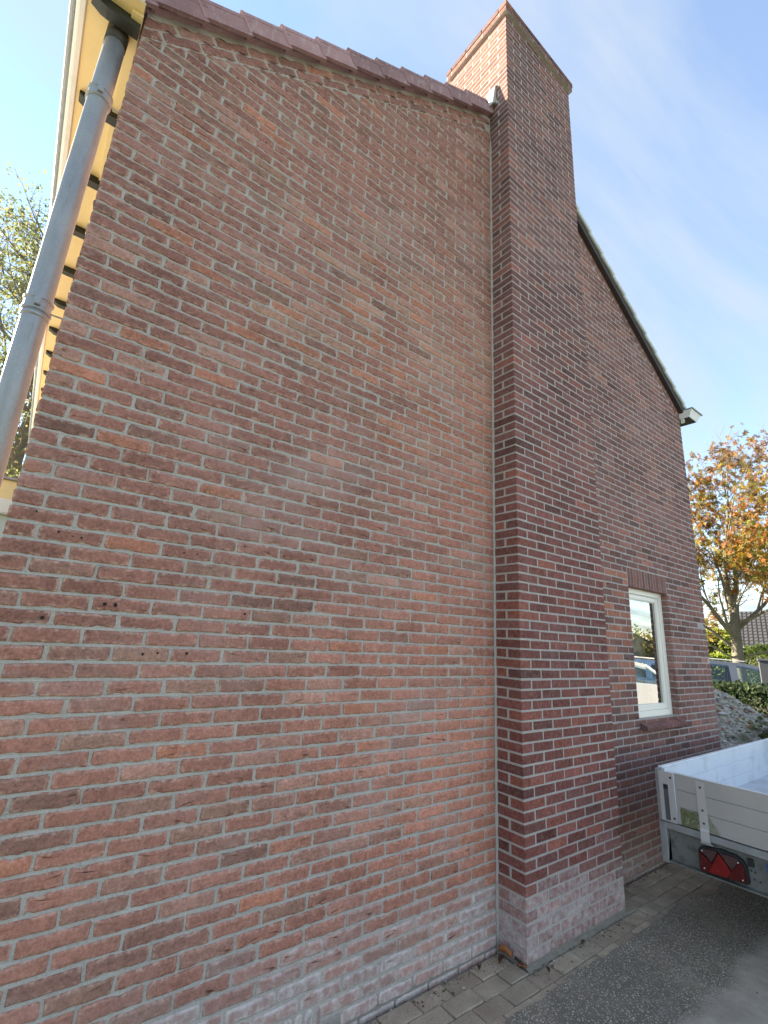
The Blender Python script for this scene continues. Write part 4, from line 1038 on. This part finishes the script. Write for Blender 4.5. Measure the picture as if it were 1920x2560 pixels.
# ---- chestnut in autumn colour, beyond the right corner
rt = random.Random(5)
TB = dirpt(1850, 1650, 22.0); TB.z = GZ
tree = empty('chestnut_tree', tuple(TB)); tag(tree, 'chestnut tree with orange and yellow autumn leaves beyond the right house corner', 'tree')
mb = MB(); ends = []
TB0 = Vector((0, 0, 0))
mb.tube([(0, 0, -0.1), (0.02, 0.02, 0.5), (0.0, 0.05, 1.6), (-0.02, 0.0, 2.8), (0.1, -0.05, 3.6)], [0.27, 0.21, 0.185, 0.165, 0.13], 14)
out_ = Vector((-math.sin(0.29), math.cos(0.29), 0))      # across the view, towards the house side
for (z, lat, dep, rise, L, r) in ((1.9, 0.9, 0.1, 0.75, 2.7, 0.10), (2.35, 0.75, -0.3, 0.95, 2.9, 0.15), (2.6, -0.75, 0.2, 0.8, 2.8, 0.12), (3.0, 0.25, 0.6, 1.1, 2.6, 0.12), (3.4, 0.18, -0.1, 1.3, 2.9, 0.16), (3.5, -0.45, -0.1, 1.1, 2.9, 0.16), (2.9, -0.9, -0.4, 0.35, 2.4, 0.09), (2.2, 0.3, -0.9, 0.6, 2.4, 0.10), (2.4, -0.3, 0.9, 0.6, 2.4, 0.10), (1.7, -0.95, -0.2, 0.30, 2.2, 0.07), (1.6, 0.95, -0.4, 0.38, 2.2, 0.07)):
    vdir = Vector((math.cos(0.29), math.sin(0.29), 0))
    grow(rt, (0.02, 0.02, z), out_*lat+vdir*dep+Vector((0, 0, rise)), L*1.0, r*0.62, 4, R(38), 0.5, ends, mb, 4, (2, 3), 0.66, 0.35)
o = mb.build('trunk', M_bark, tree, True)
cl = []
for p, d in ends:
    if p.z > 9.6: continue
    u = rt.random()+0.18*pnoise(Vector(p)*0.5)
    h_ = p.z
    col = (0.29, 0.115, 0.02) if u < 0.28 else (0.31, 0.20, 0.028) if u < 0.58 else (0.165, 0.155, 0.028) if u < 0.92 else (0.16, 0.06, 0.018)
    if h_ > 8.2: col = lerp3(col, (0.20, 0.11, 0.05), 0.6)
    if rt.random() < 0.92: cl.append((p, col))
leaves_mesh('crown', cl, 0.165, None, rt, tree, 2, True, None, 0.7, 0.12)

# ---- tall light-leaved tree behind the left eave
r2 = random.Random(11)
TL = dirpt(10, 1250, 13.5); TL.z = GZ
tree2 = empty('birch_like_tree', tuple(TL)); tree2.name = 'green_tree'; tag(tree2, 'tall tree with small thin green leaves behind the left eave', 'tree')
mb = MB(); ends = []
mb.tube([(0, 0, -.1), (0.03, 0, 2.5), (0.0, 0.05, 5.0), (0.1, 0.0, 8.0), (0.05, 0, 10.6)], [0.20, 0.17, 0.14, 0.09, 0.03], 10)
for i in range(52):
    z = 2.6+i*0.152; an = i*2.4+r2.uniform(-.3, .3); f_ = 1-abs((z-6.5)/6)*0.55
    grow(r2, (0.03, 0.02, z), (math.cos(an), math.sin(an), 0.55), 1.75*f_, 0.05*f_+0.012, 2, R(42), 0.25, ends, mb, 4, (3, 4), 0.68, 0.25)
mb.build('trunk', M_bark, tree2, True)
cl = []
for p, d in ends:
    u = r2.random(); cl.append((p, (0.17, 0.195, 0.085) if u < .6 else (0.24, 0.25, 0.10) if u < .9 else (0.32, 0.28, 0.10)))
leaves_mesh('crown', cl, 0.085, None, r2, tree2, 6, False, None, 0.2, 0.13)

# ---- dark hedge, rubble heap, car, shrubs, neighbour
def hedge(name, a, b, depth, h0, n, size, cols, rg, label, cat, lump=0.12, zb=None):
    a, b = Vector(a), Vector(b); ax = (b-a); Lh = ax.length; ax.normalize(); cr_ = Vector((-ax.y, ax.x, 0))
    e_ = empty(name, tuple((a+b)/2)); base = (a+b)/2
    cl = []
    for _ in range(n):
        s = rg.uniform(0, Lh); t = rg.uniform(-1, 1); q = rg.random()**0.6
        h = h0*(1+lump*pnoise(Vector((s*1.3, 1, 2)))+lump*0.6*pnoise(Vector((s*4, 7, 2))))
        dd = depth*0.5*(1-0.35*q**3)*(1+lump*pnoise(Vector((s*2, q*3, 9))))
        if rg.random() < 0.75: t = math.copysign(1-rg.random()**2*0.3, t)
        else: q = 1-rg.random()**2*0.08
        p = a+ax*s+cr_*(t*dd)+Vector((0, 0, h*q)); cl.append((p-base, rg.choice(cols)))
    leaves_mesh('foliage', cl, size, None, rg, e_, 1, False, None, 0.3, size*0.4)
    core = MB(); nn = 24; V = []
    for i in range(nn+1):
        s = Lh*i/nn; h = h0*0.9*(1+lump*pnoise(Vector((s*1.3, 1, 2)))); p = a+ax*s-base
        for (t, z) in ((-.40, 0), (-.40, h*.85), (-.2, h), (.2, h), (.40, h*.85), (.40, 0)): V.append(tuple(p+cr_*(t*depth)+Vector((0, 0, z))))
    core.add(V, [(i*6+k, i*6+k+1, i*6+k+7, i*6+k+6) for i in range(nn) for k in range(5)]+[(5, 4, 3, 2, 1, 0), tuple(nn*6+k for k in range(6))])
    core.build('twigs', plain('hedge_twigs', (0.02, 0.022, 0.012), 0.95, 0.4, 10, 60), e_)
    tag(e_, label, cat); return e_
rh = random.Random(3)
hp0, hp1 = dirpt(1735, 1700, 12.2), dirpt(2010, 1700, 10.6)
hedge('hedge', (hp0.x, hp0.y, GZ), (hp1.x, hp1.y, GZ), 0.9, 1.20, 9000, 0.075, [(0.022, 0.040, 0.014), (0.034, 0.055, 0.018), (0.016, 0.030, 0.011), (0.055, 0.075, 0.028)], rh, 'low dark green hedge behind the rubble heap in front of the car', 'hedge', 0.14)
# rubble heap
def heap():
    c0 = dirpt(1762, 1715, 8.1); cx_, cy_ = c0.x, c0.y; V, Fc, T = [], [], []; n = 110; Sx = 2.9
    vd = Vector((math.cos(0.31), math.sin(0.31))); la = Vector((-vd.y, vd.x))
    def hz(x, y):
        dx, dy = x-cx_, y-cy_; u = dx*vd.x+dy*vd.y; l = dx*la.x+dy*la.y
        rr = math.hypot(u/2.1, (l/2.9 if l > 0 else l/2.05)); h = 1.36*max(0, 1-rr)**0.92
        if h <= 0: return -0.05
        k = h*0.10*pnoise(Vector((x*1.7, y*1.7, 3)))+0.05*pnoise(Vector((x*6, y*6, 3)))+0.035*pnoise(Vector((x*17, y*17, 3)))+0.02*pnoise(Vector((x*40, y*40, 8)))
        return h+k*min(1, h*4)
    for i in range(n+1):
        for j in range(n+1):
            x, y = cx_-Sx+2*Sx*i/n, cy_-Sx+2*Sx*j/n; V.append((x-cx_, y-cy_, hz(x, y)))
    for i in range(n):
        for j in range(n):
            b = i*(n+1)+j; q = (b, b+n+1, b+n+2, b+1)
            if max(V[k][2] for k in q) > 0: Fc.append(q)
    e_ = empty('rubble_heap', (cx_, cy_, GZ)); tag(e_, 'heap of pale sand and rubble at the right house corner behind the trailer', 'heap')
    t = NT('sandy_rubble'); a = t.noise(5, 5, 0.65); b = t.noise(28, 5, 0.7); c = t.noise(90, 3, 0.7)
    col = t.mix(t.ramp(b, 0.35, 0.65), (0.34, 0.31, 0.25), (0.74, 0.68, 0.57)); col = t.mix(t.ramp(a, 0.5, 0.7, 0, 0.6), col, (0.19, 0.17, 0.125)); col = t.mix(t.ramp(c, 0.66, 0.75), col, (0.50, 0.47, 0.40))
    col = t.mix(t.ramp(t.noise(3.3, 4), 0.58, 0.7, 0, 0.6), col, (0.10, 0.13, 0.035))
    mat = t.finish(col, 0.95, 0, t.bump(t.math('ADD', b, c), 1.0, 0.03), 0.2)
    new_mesh('soil', V, Fc, mat, e_, False)
    V2, F2, T2 = [], [], []; rr_ = random.Random(4)
    for _ in range(2600):
        x, y = cx_+rr_.gauss(0, 1.0), cy_+rr_.gauss(0, 1.0); z = hz(x, y)
        if z < 0.02: continue
        s = rr_.uniform(0.008, 0.030) if rr_.random() < .93 else rr_.uniform(.03, .06)
        b = len(V2); sc = (rr_.uniform(.6, 1.5), rr_.uniform(.6, 1.5), rr_.uniform(.4, .9))
        for d in ((1, 0, 0), (-1, 0, 0), (0, 1, 0), (0, -1, 0), (0, 0, 1), (0, 0, -1)):
            V2.append((x-cx_+d[0]*s*sc[0]*rr_.uniform(.7, 1.2)+d[2]*s*.3, y-cy_+d[1]*s*sc[1]*rr_.uniform(.7, 1.2), z+d[2]*s*sc[2]))
        F2 += [(b, b+2, b+4), (b+2, b+1, b+4), (b+1, b+3, b+4), (b+3, b, b+4), (b+2, b, b+5), (b+1, b+2, b+5), (b+3, b+1, b+5), (b, b+3, b+5)]
        col_ = rr_.choice(((0.42, 0.38, 0.30), (0.22, 0.19, 0.15), (0.52, 0.49, 0.43), (0.30, 0.15, 0.09), (0.12, 0.11, 0.09))); T2 += [col_]*6
    t = NT('rubble_stone'); t.finish(t.attr('tint'), 0.9); o = new_mesh('stones', V2, F2, t.m, e_, attrs={'tint': ('FLOAT_COLOR', T2)}); o['kind'] = 'stuff'
heap()
# straggling weeds on the heap's right flank
wp = dirpt(1905, 1790, 7.4)
hedge('weeds', (wp.x-0.2, wp.y-0.9, GZ), (wp.x+0.3, wp.y+0.05, GZ), 0.9, 0.95, 900, 0.06, [(0.10, 0.13, 0.03), (0.16, 0.18, 0.06), (0.06, 0.085, 0.025)], rh, 'loose green weeds growing at the right flank of the rubble heap', 'weeds', 0.5)

# parked car: side view, nose to the right
def make_car(name, label, loc, rz, paint, L=4.35, Hh=1.52, group=None):
    root = empty(name, loc); root.rotation_euler = (0, 0, rz); tag(root, label, 'car', group)
    wd = 0.86
    def ring(prof, y): return [(x, y, z) for x, z in prof]
    low = [(-2.15, 0.30), (-2.17, 0.62), (-2.10, 0.92), (-1.2, 0.97), (0.0, 0.98), (1.0, 0.96), (1.75, 0.86), (2.12, 0.66), (2.16, 0.34)]
    m_ = MB(); n = len(low)
    sec = [(-wd, 0.0, 0.93), (-wd*0.97, 0.02, 1.0), (wd*0.97, 0.02, 1.0), (wd, 0.0, 0.93)]
    V = []
    for (y, up_, sx) in sec: V += [(x*(0.985 if abs(y) == wd else 1), y, z+up_*(z > .6)) for x, z in low]
    Fc = []
    for s in range(len(sec)-1):
        for i in range(n-1): Fc.append((s*n+i, s*n+i+1, (s+1)*n+i+1, (s+1)*n+i))
    for s in (0, len(sec)-1): Fc.append(tuple(s*n+i for i in range(n)) if s else tuple(s*n+i for i in range(n-1, -1, -1)))
    Fc.append(tuple([s*n for s in range(len(sec))][::-1]+[s*n+n-1 for s in range(len(sec))]))
    m_.add(V, Fc); body = m_.build('body', paint, root)
    # cabin: pillars and roof as a shell, glass set into it
    cab = [(-2.02, 0.95), (-1.72, Hh-0.10), (-1.45, Hh-0.02), (-0.4, Hh), (0.35, Hh-0.03), (0.62, Hh-0.09), (1.32, 0.96)]
    ti = 0.80
    def cp(x, z, s):
        k = (z-0.95)/(Hh-0.95); return (x, s*(wd*0.97-(wd*0.97-0.60)*k*0.75), z)
    m_ = MB()
    m_.add([cp(x, z, -1) for x, z in cab[1:6]]+[cp(x, z, 1) for x, z in cab[1:6]], [(i, i+1, i+6, i+5) for i in range(4)])
    m_.build('roof', paint, root)
    def pillar(x0, z0, x1, z1, w0, s, mat):
        m_ = MB(); a = Vector(cp(x0, z0, s)); b = Vector(cp(x1, z1, s)); t = Vector((w0, 0, 0)); o_ = Vector((0, -s*0.05, 0))
        v = [a, a+t, b+t, b, a+o_, a+t+o_, b+t+o_, b+o_]; m_.add(v, [(0, 1, 2, 3), (7, 6, 5, 4), (0, 4, 5, 1), (1, 5, 6, 2), (2, 6, 7, 3), (3, 7, 4, 0)]); m_.build('pillar', mat, root)
    zt_ = Hh-0.085
    for s in (-1, 1):
        pillar(-2.02, 0.95, -1.74, zt_, 0.14, s, paint); pillar(-0.98, 0.95, -0.92, zt_, 0.10, s, paint); pillar(0.0, 0.95, -0.02, zt_, 0.17, s, paint); pillar(1.20, 0.95, 0.56, zt_, 0.08, s, paint)
        m_ = MB(); a = [cp(x, z, s) for x, z in cab[1:6]]; b = [(p[0], p[1]+s*0.022, p[2]-0.125) for p in a]
        m_.add(a+b, [(i, i+1, i+6, i+5) for i in range(4)]); m_.build('cant_rail', paint, root)
        m_ = MB(); m_.tube([cp(-1.5, Hh+0.03, s*0.96), cp(-0.5, Hh+0.05, s*0.96), cp(0.35, Hh+0.02, s*0.96)], 0.016, 6); m_.build('roof_rail', M_alu, root)
        for (xa, xb, xc, xd) in ((-1.88, -0.98, -0.92, -1.60), (-0.88, 0.02, 0.0, -0.82), (0.15, 1.20, 0.58, 0.13)):
            v = [cp(xa, 0.97, s*0.985), cp(xb, 0.97, s*0.985), cp(xc, zt_, s*0.985), cp(xd, zt_, s*0.985)]
            m_ = MB(); m_.add(v, [(0, 1, 2, 3)]); m_.build('side_window', M_carglass, root)
        m_ = MB(); m_.box(1.02, 1.16, s*0.86 if s > 0 else -1.03, 1.03 if s > 0 else -0.86, 0.97, 1.10, 0.02); m_.build('wing_mirror', paint, root)
    for (a, b) in (((0.62, Hh-0.09), (1.32, 0.96)), ((-1.72, Hh-0.10), (-2.02, 0.95))):
        v = [cp(*a, -1), cp(*a, 1), cp(*b, 1), cp(*b, -1)]; m_ = MB(); m_.add(v, [(0, 1, 2, 3)]); m_.build('windscreen', M_carglass, root)
    m_ = MB(); m_.box(-0.05, 0.10, -0.62, -0.18, 0.6, 1.28, 0.05); m_.box(-0.05, 0.10, 0.18, 0.62, 0.6, 1.28, 0.05); m_.box(-1.25, -1.1, -0.6, 0.6, 0.6, 1.22, 0.05); m_.build('seats', M_black, root)
    for wx in (-1.32, 1.35):
        for s in (-1, 1):
            wh = empty('wheel'); wh.parent = root
            m_ = MB(); m_.tube([(wx, s*0.68, 0.31), (wx, s*0.70, 0.31), (wx, s*0.86, 0.31), (wx, s*0.875, 0.31)], [0.27, 0.31, 0.31, 0.27], 24); m_.build('tyre', M_black, wh, True)
            m_ = MB(); m_.tube([(wx, s*0.80, 0.31), (wx, s*0.882, 0.31)], 0.20, 16); m_.build('rim', M_alu, wh)
    for s in (-0.62, 0.62):
        m_ = MB(); m_.box(2.02, 2.12, s-0.16, s+0.16, 0.64, 0.76, 0.02); m_.build('headlight', M_plate, root)
        m_ = MB(); m_.box(-2.18, -2.10, s-0.12, s+0.12, 0.66, 0.92, 0.02); m_.build('tail_lamp', M_redd, root)
    return root
def paint(name, col):
    t = NT(name); t.finish(t.mul(col, t.math('ADD', 0.9, t.math('MULTIPLY', t.noise(4, 3), 0.2))), 0.28, 0.35); t.b.inputs['Coat Weight'].default_value = 0.6; t.b.inputs['Coat Roughness'].default_value = 0.08; return t.m
P_grey = paint('grey_blue_car_paint', (0.10, 0.11, 0.135)); P_silver = paint('silver_car_paint', (0.45, 0.47, 0.50)); P_blue = paint('blue_car_paint', (0.05, 0.10, 0.20))
cpnt = dirpt(1822, 1700, 17.0)
make_car('parked_car', 'dark grey estate car parked behind the hedge under the chestnut', (cpnt.x, cpnt.y, GZ+0.06), math.atan2(-math.cos(0.29), math.sin(0.29))+0.10, P_grey, Hh=1.54)

# sunlit shrubs and a lawn hedge behind the chestnut, neighbour's house
s0, s1 = dirpt(1740, 1640, 33), dirpt(1850, 1640, 33)
hedge('shrub', (s0.x, s0.y, GZ), (s1.x, s1.y, GZ), 2.2, 2.9, 5000, 0.16, [(0.26, 0.30, 0.05), (0.34, 0.34, 0.07), (0.18, 0.23, 0.04)], rh, 'sunlit yellow green shrubs left of the chestnut trunk', 'shrub', 0.45)
s0, s1 = dirpt(1700, 1640, 27), dirpt(1846, 1640, 27)
hedge('clipped_hedge', (s0.x, s0.y, GZ), (s1.x, s1.y, GZ), 1.0, 1.75, 5000, 0.11, [(0.24, 0.30, 0.035), (0.30, 0.34, 0.05), (0.18, 0.24, 0.03)], rh, 'sunlit bright green clipped hedge just above the car roof', 'hedge', 0.06)
s0, s1 = dirpt(1866, 1640, 27), dirpt(1960, 1640, 26)
hedge('green_bush', (s0.x, s0.y, GZ), (s1.x, s1.y, GZ), 1.4, 2.15, 3500, 0.12, [(0.05, 0.085, 0.02), (0.09, 0.13, 0.03), (0.14, 0.18, 0.04)], rh, 'rounded green bush right of the chestnut trunk', 'bush', 0.2)
def neighbour():
    c = dirpt(2062, 1600, 38); e_ = empty('neighbour_house', (c.x, c.y, GZ-0.55)); tag(e_, 'low brick neighbour house with dark tiled roof right of the chestnut', 'house')
    e_.rotation_euler = (0, 0, 0.25-math.pi/2)
    m_ = MB(); m_.box(-3.4, 7.0, -3, 4, 0, 2.95); 
    t = NT('yellow_brick'); br = t.t.nodes.new('ShaderNodeTexBrick'); tco = t.t.nodes.new('ShaderNodeTexCoord'); sp = t.t.nodes.new('ShaderNodeSeparateXYZ'); t.t.links.new(tco.outputs['Object'], sp.inputs[0]); cb_ = t.t.nodes.new('ShaderNodeCombineXYZ')
    t.t.links.new(t.math('ADD', sp.outputs[0], sp.outputs[1]), cb_.inputs[0]); t.t.links.new(sp.outputs[2], cb_.inputs[1]); t.t.links.new(cb_.outputs[0], br.inputs['Vector'])
    br.inputs['Scale'].default_value = 1; br.inputs['Brick Width'].default_value = .24; br.inputs['Row Height'].default_value = .075; br.inputs['Mortar Size'].default_value = .012
    br.inputs['Color1'].default_value = (.42, .30, .18, 1); br.inputs['Color2'].default_value = (.36, .24, .14, 1); br.inputs['Mortar'].default_value = (.5, .46, .4, 1)
    m_.build('wall', t.finish(br.outputs[0], 0.9), e_)
    m_ = MB(); tm = plain('dark_roof_tile', (0.030, 0.030, 0.034), 0.85, 0.25, 4, 30)
    nx, nr = 150, 11; V = []
    for r in range(nr+1):
        for k_ in (0, 1):
            s = (r+k_*0.98)/(nr+1); 
            for i in range(nx+1): V.append((-3.8+11.2*i/nx, -3.5+4.0*s, 2.80+2.3*s+(0.06 if k_ == 0 else 0)+0.022*math.sin(i*2*math.pi/3)))
    rows = 2*(nr+1)
    roof_ = new_mesh('roof', V, [(a*(nx+1)+i, a*(nx+1)+i+1, (a+1)*(nx+1)+i+1, (a+1)*(nx+1)+i) for a in range(rows-1) for i in range(nx)], tm, e_)
    m_ = MB(); m_.box(-3.8, 7.4, -3.56, -3.40, 2.62, 2.80, 0.01); m_.build('gutter', M_dark, e_)
    m_ = MB(); m_.add([(-3.8, 0.5, 5.1), (7.4, 0.5, 5.1), (7.4, 4.5, 2.8), (-3.8, 4.5, 2.8), (-3.4, -3, 2.95), (-3.4, 4, 2.95), (-3.4, .5, 5.05)], [(0, 1, 2, 3), (4, 5, 6)]); m_.build('rear_roof', tm, e_)
neighbour()
bx = dirpt(1917, 1690, 15.0); m_ = MB(); m_.box(-0.12, 0.12, -0.12, 0.12, 0, 1.66, 0.012); m_.box(-0.14, 0.14, -0.14, 0.14, 1.66, 1.72, 0.012)
o = m_.build('gate_post', plain('dark_grey_post_paint', (0.05, 0.055, 0.065), 0.6, 0.15)); o.location = (bx.x, bx.y, GZ); o.rotation_euler = (0, 0, 0.3); tag(o, 'dark grey square post at the right edge beside the car', 'post')

# ---- across the drive, out of the frame: what the window pane mirrors
make_car('parked_car', 'silver car across the drive mirrored in the window pane', (10.4, -4.3, GZ), R(62), P_silver, group=None)
make_car('parked_car', 'dark blue car across the drive mirrored in the window pane', (13.4, -5.0, GZ), R(62), P_blue, group=None)
hedge('shrub', (20.5, -15.5, GZ), (27.5, -8.0, GZ), 2.2, 2.7, 3600, 0.17, [(0.26, 0.26, 0.05), (0.30, 0.20, 0.04), (0.14, 0.18, 0.04)], rh, 'yellowing shrubs across the drive mirrored in the window pane', 'shrub', 0.4)
